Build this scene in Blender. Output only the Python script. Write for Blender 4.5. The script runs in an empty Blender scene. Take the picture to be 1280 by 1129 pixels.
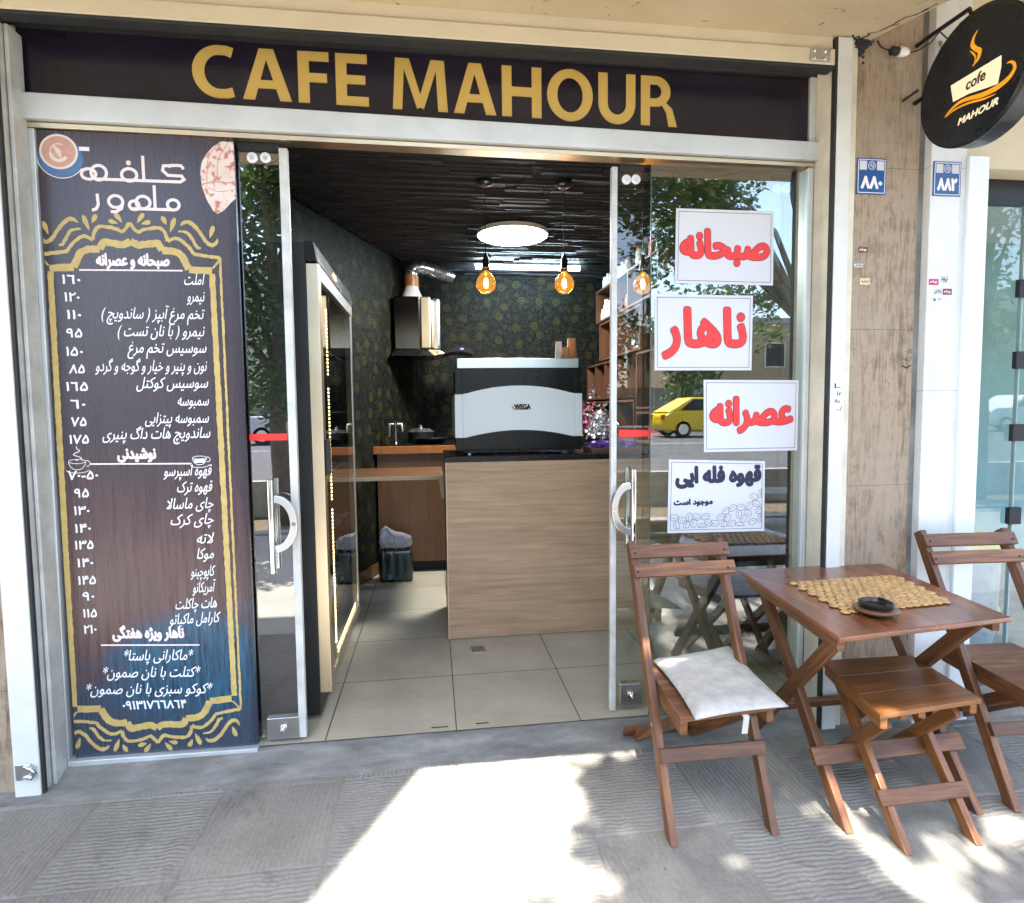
import bpy, math, random, mathutils
import numpy as np
from mathutils import Vector, Matrix
rng = random.Random(7)
S = bpy.context.scene
COL = S.collection
PI = math.pi

# ---------------------------------------------------------------- camera
cd = bpy.data.cameras.new('camera'); cam = bpy.data.objects.new('camera', cd); COL.objects.link(cam)
cd.sensor_fit = 'HORIZONTAL'; cd.sensor_width = 36; cd.lens = 753.134 / 1280 * 36
cd.clip_start = 0.05; cd.clip_end = 500
right = Vector((0.99137239, -0.13058557, -0.01132244)); down = Vector((-0.02016059, -0.06655887, -0.9975788)); fwd = Vector((0.12951578, 0.98920035, -0.0686173))
m3 = Matrix((right, -down, -fwd)).transposed()
cam.matrix_world = Matrix.Translation((1.53416818, -2.61453641, 1.42382973)) @ m3.to_4x4()
S.camera = cam
# ---------------------------------------------------------------- sky and sun
SUNV = Vector((0.10, 0.41, -1.0)).normalized()          # the way the sunlight travels
elev = math.asin(-SUNV.z); az = math.atan2(-SUNV.x, -SUNV.y)
w = bpy.data.worlds.new('World'); S.world = w; w.use_nodes = True
nt = w.node_tree; bg = nt.nodes['Background']
sky = nt.nodes.new('ShaderNodeTexSky'); sky.sky_type = 'NISHITA'; sky.sun_disc = False
sky.sun_elevation = elev; sky.sun_rotation = az; sky.dust_density = 1.5
nt.links.new(sky.outputs[0], bg.inputs[0]); bg.inputs[1].default_value = 0.15
sl = bpy.data.lights.new('sun', 'SUN'); sl.energy = 3.6; sl.angle = math.radians(0.53); sl.color = (1, 0.95, 0.87)
so = bpy.data.objects.new('sun', sl); COL.objects.link(so); so.rotation_euler = SUNV.to_track_quat('-Z', 'Y').to_euler(); so.location = (0, -5, 12)
S.view_settings.view_transform = 'Standard'; S.view_settings.look = 'None'; S.view_settings.gamma = 1
S.view_settings.exposure = 2.93
S.render.engine = 'CYCLES'; cy = S.cycles
cy.use_denoising = True; cy.max_bounces = 10; cy.diffuse_bounces = 5; cy.glossy_bounces = 5; cy.transparent_max_bounces = 24
cy.sample_clamp_indirect = 6; cy.caustics_reflective = False; cy.caustics_refractive = False

# ---------------------------------------------------------------- materials
class G:
    """tiny node helper"""
    def __init__(s, name):
        s.m = bpy.data.materials.new(name); s.m.use_nodes = True; s.t = s.m.node_tree; s.n = s.t.nodes
        s.b = s.n['Principled BSDF']; s.out = s.n['Material Output']
    def node(s, typ, **kw):
        x = s.n.new(typ)
        for k, v in kw.items(): setattr(x, k, v)
        return x
    def link(s, a, b): s.t.links.new(a, b)
    def val(s, sock, v):
        if isinstance(v, (int, float)): sock.default_value = v
        elif isinstance(v, tuple): sock.default_value = v + (1,) if len(v) == 3 and sock.type == 'RGBA' else v
        else: s.link(v, sock)
    def math(s, op, a, b=0.0, c=None):
        x = s.node('ShaderNodeMath', operation=op); s.val(x.inputs[0], a); s.val(x.inputs[1], b)
        if c is not None: s.val(x.inputs[2], c)
        return x.outputs[0]
    def coord(s, kind='Object'): return s.node('ShaderNodeTexCoord').outputs[kind]
    def mapping(s, v, scale=(1, 1, 1), loc=(0, 0, 0), rot=(0, 0, 0)):
        x = s.node('ShaderNodeMapping'); s.link(v, x.inputs[0]); x.inputs['Scale'].default_value = scale; x.inputs['Location'].default_value = loc; x.inputs['Rotation'].default_value = rot
        return x.outputs[0]
    def noise(s, v, scale, detail=4, rough=.55, dist=0):
        x = s.node('ShaderNodeTexNoise'); s.link(v, x.inputs['Vector']); x.inputs['Scale'].default_value = scale; x.inputs['Detail'].default_value = detail; x.inputs['Roughness'].default_value = rough; x.inputs['Distortion'].default_value = dist
        return x.outputs[0]
    def ramp(s, f, stops):
        x = s.node('ShaderNodeValToRGB'); s.link(f, x.inputs[0]); e = x.color_ramp.elements
        while len(e) < len(stops): e.new(.5)
        for i, (p, c) in enumerate(stops):
            e[i].position = p; e[i].color = (c + (1,)) if isinstance(c, tuple) else (c, c, c, 1)
        return x.outputs[0]
    def mix(s, f, a, b):
        x = s.node('ShaderNodeMix', data_type='RGBA'); s.val(x.inputs[0], f); s.val(x.inputs[6], a); s.val(x.inputs[7], b); return x.outputs[2]
    def bump(s, h, strength=.3, dist=.01):
        x = s.node('ShaderNodeBump'); s.link(h, x.inputs['Height']); x.inputs['Strength'].default_value = strength; x.inputs['Distance'].default_value = dist
        s.link(x.outputs[0], s.b.inputs['Normal'])
    def sep(s, v): x = s.node('ShaderNodeSeparateXYZ'); s.link(v, x.inputs[0]); return x.outputs
    def set(s, col=None, rough=None, metal=None, spec=None, **kw):
        if col is not None: s.val(s.b.inputs['Base Color'], col)
        if rough is not None: s.val(s.b.inputs['Roughness'], rough)
        if metal is not None: s.val(s.b.inputs['Metallic'], metal)
        if spec is not None: s.val(s.b.inputs['Specular IOR Level'], spec)
        for k, v in kw.items(): s.val(s.b.inputs[k], v)
        return s.m

def plain(name, col, rough=.5, metal=0., var=.12, scale=6., spec=.5, bump=0., emit=0.):
    g = G(name); n = g.noise(g.coord(), scale, 6, .6)
    c = g.mix(g.ramp(n, [(.3, 0.), (.7, 1.)]), tuple(x * (1 - var) for x in col), tuple(min(1, x * (1 + var)) for x in col))
    r = g.math('MULTIPLY_ADD', n, .16, rough - .08)
    if bump: g.bump(g.noise(g.coord(), scale * 12, 4), bump, .004)
    g.set(c, r, metal, spec)
    if emit: g.set(**{'Emission Color': c, 'Emission Strength': emit})
    return g.m

def emitter(name, col, strength):
    g = G(name); g.set(tuple(.45 * x for x in col)); g.set(**{'Emission Color': col, 'Emission Strength': strength}); return g.m

def wood(name, dark, mid, light, rough=.46, along=2.2, across=30., bump=.3, coat=.12, blotch=.8):
    g = G(name); uv = g.coord('UV'); v = g.mapping(uv, (along, across, 1))
    n1 = g.noise(v, 1.0, 6, .6, 1.2); n2 = g.noise(g.mapping(uv, (along * 3, across * 5, 1)), 1.0, 3, .6)
    n3 = g.noise(g.mapping(uv, (1.3, 2.5, 1), (3, 7, 0)), 1.6, 3)
    f = g.math('ADD', g.math('MULTIPLY', n1, .75), g.math('MULTIPLY', n2, .25))
    c = g.ramp(f, [(.3, dark), (.5, mid), (.68, light)])
    c = g.mix(g.ramp(n3, [(.42, .0), (.68, blotch)]), c, tuple(x * .42 for x in mid))
    g.bump(f, bump, .004); g.set(c, g.math('MULTIPLY_ADD', n3, .25, rough - .1)); g.set(**{'Coat Weight': coat, 'Coat Roughness': .25}); return g.m

def glass(name, tint=(.93, .97, .95), f0=.10, rough=0.0):
    g = G(name); g.n.remove(g.b)
    tr = g.node('ShaderNodeBsdfTransparent'); tr.inputs[0].default_value = tint + (1,)
    gl = g.node('ShaderNodeBsdfGlossy'); gl.inputs['Roughness'].default_value = rough; gl.inputs[0].default_value = (1, 1, 1, 1)
    lw = g.node('ShaderNodeLayerWeight'); lw.inputs[0].default_value = .5
    f = g.math('MULTIPLY_ADD', g.math('POWER', lw.outputs['Facing'], 4.0), 1 - f0, f0)
    mx = g.node('ShaderNodeMixShader'); g.link(f, mx.inputs[0]); g.link(tr.outputs[0], mx.inputs[1]); g.link(gl.outputs[0], mx.inputs[2])
    g.link(mx.outputs[0], g.out.inputs[0]); return g.m

MAT = {}
WD = ((.035, .011, .004), (.165, .061, .019), (.36, .150, .046))
MAT['wood'] = wood('stained_wood', *WD)
MAT['wood_side'] = MAT['wood']
MAT['wood_stool'] = wood('amber_wood', (.10, .03, .008), (.24, .085, .022), (.36, .15, .045), .32)
MAT['wood_top'] = wood('table_top_wood', (.085, .022, .009), (.21, .066, .024), (.32, .115, .042), .26, coat=.5)
MAT['bead'] = plain('pale_wood_bead', (.52, .31, .12), .4, var=.35, scale=45)
MAT['counter_wood'] = wood('oak_laminate', (.30, .18, .098), (.43, .272, .158), (.51, .345, .215), .5, 1.4, 34, .05, 0, .2)
MAT['brown_lam'] = wood('brown_laminate', (.085, .036, .013), (.12, .052, .018), (.16, .072, .026), .4, 1.6, 12, .03, .1, .2)
MAT['orange_edge'] = plain('orange_wood_edge', (.36, .13, .028), .4, var=.2, scale=25)
MAT['chip'] = plain('chipboard_edge', (.62, .5, .33), .8, var=.35, scale=160)
MAT['shelf'] = wood('shelf_wood', (.07, .028, .013), (.12, .05, .022), (.18, .08, .034), .5, 2, 14, .05, 0, .4)
MAT['steel'] = plain('brushed_steel', (.62, .62, .61), .30, 1., .05, 3)
MAT['chrome'] = plain('polished_chrome', (.75, .76, .77), .1, 1., .03, 10)
MAT['gold_steel'] = plain('champagne_steel', (.72, .60, .42), .34, 1., .04, 3)
MAT['alu'] = plain('pale_aluminium', (.60, .62, .62), .42, .45, .1, 5)
MAT['alu_dirty'] = plain('worn_aluminium', (.56, .56, .53), .5, .3, .2, 9)
MAT['black_metal'] = plain('black_metal', (.011, .011, .012), .4, 0, .2, 12, .35)
MAT['black_gloss'] = plain('gloss_black', (.007, .007, .008), .26, 0, .2, 8, .3)
MAT['black_matt'] = plain('matt_black', (.015, .015, .016), .7, 0, .3, 20)
MAT['rubber'] = plain('black_rubber', (.02, .02, .019), .75, 0, .4, 25)
MAT['white_enamel'] = plain('white_enamel', (.80, .85, .87), .2, 0, .02, 3)
MAT['paper'] = plain('white_paper', (.60, .60, .625), .6, 0, .02, 2)
MAT['red_ink'] = plain('red_ink', (.72, .035, .035), .55, 0, .06, 8)
MAT['ink_edge'] = plain('dark_red_ink', (.16, .02, .03), .6)
MAT['navy_ink'] = plain('navy_ink', (.012, .013, .045), .6)
MAT['line_ink'] = plain('grey_line_ink', (.12, .12, .16), .6)
MAT['red_tape'] = plain('red_sticker', (.80, .03, .02), .4, 0, .05)
MAT['gold_ink'] = plain('gold_letter_film', (.52, .34, .085), .38, 0, .05, 3)
MAT['gold_orn'] = plain('gold_ornament_ink', (.50, .36, .12), .4, 0, .14, 22)
MAT['white_ink'] = plain('white_ink', (.82, .80, .80), .4, 0, .05)
MAT['pink_ink'] = plain('pale_pink_ink', (.80, .66, .64), .4, 0, .05)
MAT['cream_paint'] = plain('cream_paint', (.62, .535, .38), .5, 0, .08, 3)
MAT['white_post'] = plain('off_white_paint', (.66, .655, .61), .5, 0, .08, 4)
MAT['cream_strip'] = plain('cream_strip', (.66, .60, .47), .55, 0, .16, 7)
MAT['blue_plate'] = plain('blue_enamel', (.025, .09, .27), .35, 0, .06, 10)
MAT['dark_steel'] = plain('dark_mirror_steel', (.16, .14, .12), .16, 1., .1, 3)
MAT['cup'] = plain('kraft_paper_cup', (.50, .27, .14), .7, 0, .06)
MAT['white_plastic'] = plain('white_plastic', (.75, .75, .74), .4, 0, .04)
MAT['bag'] = None
MAT['bottle_green'] = plain('dark_green_glass', (.004, .020, .009), .14, 0, .3, 18)
MAT['foil'] = plain('silver_foil', (.6, .62, .66), .3, .8, .4, 60)
MAT['purple'] = plain('purple_wrapper', (.13, .05, .30), .35, 0, .5, 60)
MAT['pinkfl'] = plain('dried_pink_flower', (.32, .10, .13), .8, 0, .5, 60)
MAT['redbox'] = plain('red_packet', (.42, .03, .025), .5, 0, .2, 20)
MAT['jar'] = plain('pale_jar', (.62, .63, .62), .3, 0, .15, 30)
MAT['greenjar'] = plain('dark_green_jar', (.05, .14, .12), .25, 0, .3, 20)
MAT['copper'] = plain('brown_tape', (.30, .12, .035), .4, .1, .2, 25)
MAT['cone'] = plain('white_sheet_cone', (.55, .53, .50), .5, 0, .08)
MAT['duct'] = plain('foil_duct', (.42, .43, .45), .28, .9, .25, 30)
MAT['bowl'] = plain('ashtray_black', (.012, .012, .013), .3)
MAT['dish'] = wood('dish_wood', (.085, .036, .014), (.13, .056, .022), (.18, .08, .034), .4, 8, 30, .02, .2)
MAT['concrete'] = None
MAT['glass'] = glass('door_glass', (.80, .88, .86), .26); MAT['glass_right'] = glass('clear_door_glass', (.84, .91, .88), .07)
MAT['glass_fix'] = glass('fixed_glass', (.62, .72, .70), .19)
MAT['glass_shop'] = glass('neighbour_glass', (.84, .92, .93), .075)
MAT['glass_fridge'] = glass('fridge_glass', (.55, .58, .56), .10)
MAT['film'] = glass('clear_film', (.85, .88, .87), .035, .12)
MAT['glass_edge'] = plain('green_glass_edge', (.05, .10, .085), .2)
MAT['led'] = emitter('led_panel_light', (1, .99, .97), 22)
MAT['tube'] = emitter('led_tube_light', (.66, .88, 1), 18)
MAT['filament'] = emitter('filament_light', (1, .60, .16), 16)
MAT['led_dot'] = emitter('warm_led_dot', (1, .74, .34), 3)
MAT['display'] = emitter('orange_digits', (1, .30, .10), 1.2)
MAT['blue_led'] = emitter('blue_indicator', (.06, .12, 1), .8)
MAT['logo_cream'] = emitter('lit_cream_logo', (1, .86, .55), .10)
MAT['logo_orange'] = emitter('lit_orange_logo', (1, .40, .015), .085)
MAT['logo_brown'] = plain('dark_brown_print', (.05, .015, .006), .5)
MAT['disc'] = plain('dark_sign_face', (.012, .014, .019), .28, 0, .15, 5, .35)

g = G('amber_bulb_glass'); g.n.remove(g.b)
tr = g.node('ShaderNodeBsdfTransparent'); tr.inputs[0].default_value = (1, .66, .22, 1)
gl = g.node('ShaderNodeBsdfGlossy'); gl.inputs['Roughness'].default_value = .03; gl.inputs[0].default_value = (1, .8, .5, 1)
em = g.node('ShaderNodeEmission'); em.inputs[0].default_value = (1, .5, .1, 1); em.inputs[1].default_value = .05
mx = g.node('ShaderNodeMixShader'); mx.inputs[0].default_value = .12; g.link(tr.outputs[0], mx.inputs[1]); g.link(gl.outputs[0], mx.inputs[2])
ad = g.node('ShaderNodeAddShader'); g.link(mx.outputs[0], ad.inputs[0]); g.link(em.outputs[0], ad.inputs[1]); g.link(ad.outputs[0], g.out.inputs[0]); MAT['bulb'] = g.m

g = G('white_fabric'); n = g.noise(g.coord(), 300, 2); n2 = g.noise(g.coord(), 22, 5, .65)
g.bump(g.math('ADD', g.math('MULTIPLY', n, .25), n2), .35, .006); g.set(g.mix(g.ramp(n2, [(.35, 0.), (.7, 1.)]), (.40, .385, .355), (.54, .525, .495)), .95, spec=.1); MAT['cushion'] = g.m

g = G('thin_plastic_bag'); n2 = g.noise(g.mapping(g.coord(), (1, 1, .5)), 16, 3, .5, 1.5); g.bump(n2, .35, .02); g.set((.36, .365, .42), .25); g.set(**{'Alpha': .9}); MAT['bag'] = g.m

def leafmat(name, a, b):
    g = G(name); n = g.noise(g.coord(), 1.7, 3); n2 = g.noise(g.coord(), 40, 1)
    c = g.mix(g.ramp(n2, [(.3, 0.), (.7, 1.)]), a, b); c = g.mix(g.ramp(n, [(.35, 0.), (.65, .5)]), c, tuple(x * 1.5 for x in b))
    g.set(c, .5); tl = g.node('ShaderNodeBsdfTranslucent'); g.link(c, tl.inputs[0]); mx = g.node('ShaderNodeMixShader'); mx.inputs[0].default_value = .35
    g.link(g.b.outputs[0], mx.inputs[1]); g.link(tl.outputs[0], mx.inputs[2]); g.link(mx.outputs[0], g.out.inputs[0]); return g.m
MAT['leaf'] = leafmat('green_leaf', (.045, .085, .018), (.085, .15, .035))
MAT['leaf_light'] = leafmat('yellow_green_leaf', (.08, .13, .03), (.14, .20, .05))
MAT['bark'] = plain('grey_brown_bark', (.13, .10, .075), .9, 0, .4, 14, bump=.6)

# wallpaper: dark, with gold flowers and tendrils (2D coordinates come from UV)
g = G('floral_wallpaper'); uv = g.coord('UV')
def flowers(scale, r, pet, off):
    v = g.mapping(uv, (scale, scale, 1), off)
    vo = g.node('ShaderNodeTexVoronoi', voronoi_dimensions='2D'); vo.inputs['Scale'].default_value = 1; vo.inputs['Randomness'].default_value = .62; g.link(v, vo.inputs['Vector'])
    d = g.node('ShaderNodeVectorMath', operation='SUBTRACT'); g.link(v, d.inputs[0]); g.link(vo.outputs['Position'], d.inputs[1])
    x, y, z = g.sep(d.outputs[0]); a = g.math('ARCTAN2', y, x)
    rad = g.math('MULTIPLY_ADD', g.math('SINE', g.math('MULTIPLY', a, pet)), r * .10, r)
    inside = g.math('LESS_THAN', vo.outputs['Distance'], rad); cleft = g.math('GREATER_THAN', g.math('SINE', g.math('MULTIPLY', a, pet)), -.78); inside = g.math('MULTIPLY', inside, g.math('MULTIPLY_ADD', cleft, .75, .25))
    ring = g.math('LESS_THAN', g.math('ABSOLUTE', g.math('SUBTRACT', vo.outputs['Distance'], r * .52)), r * .12)
    return g.math('MULTIPLY', inside, g.math('MULTIPLY_ADD', ring, -.85, 1.0))
f1 = flowers(5.2, .20, 9., (0, 0, 0)); f2 = flowers(9.0, .20, 5., (3.3, 1.7, 0)); f3 = flowers(20.0, .26, 2., (7.3, 4.7, 0))
nz = g.noise(uv, 10, 1, .4, 2.2); vine = g.math('LESS_THAN', g.math('ABSOLUTE', g.math('SUBTRACT', nz, .5)), .026)
nz2 = g.noise(g.mapping(uv, (1, 1, 1), (4, 9, 0)), 17, 1, .4, 2.0); vine2 = g.math('LESS_THAN', g.math('ABSOLUTE', g.math('SUBTRACT', nz2, .5)), .022)
c = g.mix(g.math('MAXIMUM', vine, vine2), (.0016, .0026, .0028), (.019, .021, .014)); c = g.mix(f3, c, (.012, .014, .010)); c = g.mix(f2, c, (.022, .022, .012)); c = g.mix(f1, c, (.040, .033, .009))
g.set(c, .6, spec=.12); MAT['wallpaper'] = g.m

# interior floor tiles
g = G('stone_floor_tiles'); oc = g.coord(); x, y, z = g.sep(oc)
def joint(v, p, o, wd): return g.math('GREATER_THAN', g.math('ABSOLUTE', g.math('SUBTRACT', g.math('FRACT', g.math('MULTIPLY_ADD', v, 1 / p, -o / p)), .5)), .5 - wd / p)
j = g.math('MAXIMUM', joint(x, .569, 1.612, .0028), joint(y, .565, -.005, .0028))
n = g.noise(oc, 3.5, 6, .65); n2 = g.noise(g.mapping(oc, (3, 40, 1)), 1.5, 3)
c = g.ramp(g.math('ADD', g.math('MULTIPLY', n, .8), g.math('MULTIPLY', n2, .2)), [(.3, (.36, .325, .235)), (.55, (.47, .425, .32)), (.75, (.56, .51, .39))])
g.set(g.mix(j, c, (.06, .055, .045)), g.math('MULTIPLY_ADD', n, .25, .22)); MAT['floor_tile'] = g.m

# ribbed paving
g = G('ribbed_stone_paving'); oc = g.coord(); n = g.noise(oc, 2.2, 6, .6); n2 = g.noise(oc, 70, 4, .6)
c = g.ramp(g.math('ADD', g.math('MULTIPLY', n, .65), g.math('MULTIPLY', n2, .35)), [(.3, (.165, .155, .135)), (.52, (.245, .232, .205)), (.72, (.33, .315, .28))])
st_ = g.ramp(g.noise(oc, 5.5, 7, .7, .8), [(.56, 0.), (.68, 1.)]); c = g.mix(g.math('MULTIPLY', st_, .38), c, (.10, .092, .08)); sp = g.math('GREATER_THAN', g.noise(oc, 34, 2), .72)
g.bump(n2, .5, .003); g.set(g.mix(g.math('MULTIPLY', sp, .5), c, (.07, .062, .055)), .85, spec=.2); MAT['paving'] = g.m
g = G('smeared_cement'); oc = g.coord(); n = g.noise(g.mapping(oc, (1, 3, 1)), 4, 8, .65); n2 = g.noise(oc, 120, 3)
g.bump(g.math('ADD', n, g.math('MULTIPLY', n2, .25)), .5, .01)
g.set(g.ramp(n, [(.3, (.125, .121, .11)), (.5, (.205, .198, .18)), (.72, (.32, .31, .285))]), .9, spec=.2); MAT['cement'] = g.m
MAT['bounce_paving'] = plain('pale_bounce_paving', (.37, .355, .32), .85, 0, .12, 3, bump=.4)  # out-of-frame paving, set paler than the ribbed slabs to bounce sunlight indoors
MAT['asphalt'] = plain('grey_asphalt', (.085, .085, .088), .9, 0, .2, 4, bump=.5)
MAT['kerb'] = plain('kerb_stone', (.34, .33, .31), .8, 0, .15, 8, bump=.4)
MAT['soil'] = plain('dry_soil', (.16, .12, .08), .95, 0, .3, 6, bump=.7)

# travertine
g = G('travertine'); oc = g.coord(); v = g.mapping(oc, (13, 13, 1.3)); n = g.math('ADD', g.math('MULTIPLY', g.noise(v, 2.2, 9, .68, 1.4), .62), g.math('MULTIPLY', g.noise(oc, 17, 6, .7), .38)); n2 = g.noise(g.mapping(oc, (60, 60, 5)), 1, 4, .6); nb = g.noise(oc, 2.0, 4)
c = g.ramp(n, [(.34, (.115, .074, .046)), (.45, (.255, .18, .118)), (.53, (.37, .28, .195)), (.66, (.24, .17, .115))])
c = g.mix(g.ramp(nb, [(.42, 0.), (.66, .6)]), c, (.36, .29, .215))
pits = g.ramp(n2, [(.62, 0.), (.70, 1.)]); c = g.mix(g.math('MULTIPLY', pits, .55), c, (.12, .085, .06))
x, y, z = g.sep(oc); seam = g.math('LESS_THAN', g.math('ABSOLUTE', g.math('SUBTRACT', g.math('FRACT', g.math('DIVIDE', z, .7)), .52)), .0022)
soot = g.math('MULTIPLY', g.ramp(g.math('ADD', z, g.math('MULTIPLY', g.noise(oc, 14, 4), .35)), [(0, 0.), (1, 1.)]), 0)
c = g.mix(g.math('MULTIPLY', seam, .6), c, (.10, .075, .055))
g.bump(g.math('SUBTRACT', n, pits), .35, .006); g.set(c, .62, spec=.35); MAT['travertine'] = g.m
g = G('white_marble'); oc = g.coord(); n = g.noise(oc, 3, 7, .6, .5); n2 = g.noise(g.mapping(oc, (6, 6, 1)), 3, 4)
c = g.ramp(n, [(.3, (.60, .60, .585)), (.6, (.72, .72, .70))]); crack = g.math('LESS_THAN', g.math('ABSOLUTE', g.math('SUBTRACT', n2, .5)), .004)
x, y, z = g.sep(oc); seam = g.math('LESS_THAN', g.math('ABSOLUTE', g.math('SUBTRACT', g.math('FRACT', g.math('DIVIDE', g.math('SUBTRACT', z, .02), .98)), .5)), .0016)
c = g.mix(g.math('MULTIPLY', crack, .3), c, (.45, .42, .38)); c = g.mix(g.math('MULTIPLY', seam, .6), c, (.25, .23, .2))
g.set(c, .4); MAT['marble'] = g.m
# stained canopy soffit
g = G('stained_cream_plaster'); oc = g.coord(); n = g.noise(g.mapping(oc, (1, 2, 1)), 2.2, 7, .6); n2 = g.noise(g.mapping(oc, (5, 9, 1)), 2, 5, .7, 1.0)
c = g.ramp(n, [(.3, (.50, .39, .235)), (.7, (.58, .475, .31))]); c = g.mix(g.ramp(n2, [(.62, 0.), (.69, .9)]), c, (.10, .055, .025))
g.bump(n2, .3, .01); g.set(c, .6); MAT['soffit'] = g.m

# banner print: aubergine top, worn brown wood and blue brush strokes towards the bottom
g = G('banner_print'); oc = g.coord(); x, y, z = g.sep(oc)
grain = g.noise(g.mapping(oc, (30, 1, 1.6)), 1.6, 6, .65); big = g.noise(g.mapping(oc, (2.5, 1, 3)), 1.3, 5, .6, .6); str2 = g.noise(g.mapping(oc, (70, 1, 6)), 1, 4, .7)
hz = g.math('MULTIPLY_ADD', big, .9, z)
base = g.mix(g.ramp(grain, [(.35, 0.), (.7, 1.)]), (.040, .027, .035), (.050, .034, .043))
brown = g.mix(g.ramp(grain, [(.35, 0.), (.7, 1.)]), (.045, .018, .02), (.12, .06, .06))
blue = g.mix(g.ramp(str2, [(.35, 0.), (.7, 1.)]), (.010, .022, .05), (.03, .13, .20))
mid = g.ramp(g.math('MULTIPLY', hz, .4), [(.5, 1.), (.68, 0.)])
c = g.mix(mid, base, brown); c = g.mix(g.ramp(hz, [(.72, 1.), (.92, 0.)]), c, (.035, .05, .075))
dx = g.math('SUBTRACT', x, .36); ell = g.math('ADD', g.math('POWER', g.math('DIVIDE', dx, .11), 2.0), g.math('POWER', g.math('DIVIDE', g.math('SUBTRACT', z, .84), .22), 2.0))
c = g.mix(g.math('MULTIPLY', g.ramp(g.math('ADD', ell, g.math('MULTIPLY', grain, 2.0)), [(.55, 1.), (.98, 0.)]), g.ramp(str2, [(.42, .1), (.6, .95)])), c, (.36, .13, .10))
bl = g.math('ADD', g.math('POWER', g.math('DIVIDE', g.math('SUBTRACT', x, .52), .36), 2.0), g.math('POWER', g.math('DIVIDE', g.math('SUBTRACT', z, .36), .33), 2.0))
c = g.mix(g.ramp(g.math('ADD', bl, g.math('MULTIPLY', g.math('SUBTRACT', big, .5), 3.0)), [(.35, .95), (1.0, 0.)]), c, blue)
c = g.mix(g.math('MULTIPLY', g.math('GREATER_THAN', str2, .70), .25), c, (.22, .22, .27))
c = g.mix(g.ramp(g.math('MULTIPLY', g.math('ABSOLUTE', g.math('SUBTRACT', x, .395)), 1.0), [(.335, 0.), (.36, .6)]), c, (.016, .016, .028))
g.set(c, g.math('MULTIPLY_ADD', grain, .12, .22), spec=.6); MAT['banner'] = g.m
MAT['sign_face'] = plain('sign_dark_film', (.014, .011, .020), .22, 0, .25, 2.5, .4)

g = G('flatbread_print'); oc = g.coord(); n = g.noise(oc, 40, 3, .55); n2 = g.noise(oc, 9, 5)
c = g.ramp(n2, [(.3, (.66, .50, .44)), (.7, (.78, .68, .62))]); c = g.mix(g.ramp(n, [(.54, 0.), (.62, .9)]), c, (.48, .13, .09)); g.set(c, .35); MAT['bread'] = g.m
MAT['bread_line'] = plain('flatbread_fold', (.50, .25, .20), .4)
MAT['coffee'] = plain('coffee_print', (.58, .30, .22), .35, 0, .12, 20)
MAT['coffee_foam'] = plain('foam_print', (.78, .66, .60), .35)
MAT['cup_blue'] = plain('blue_cup_print', (.06, .14, .30), .35, 0, .2, 12)

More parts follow.
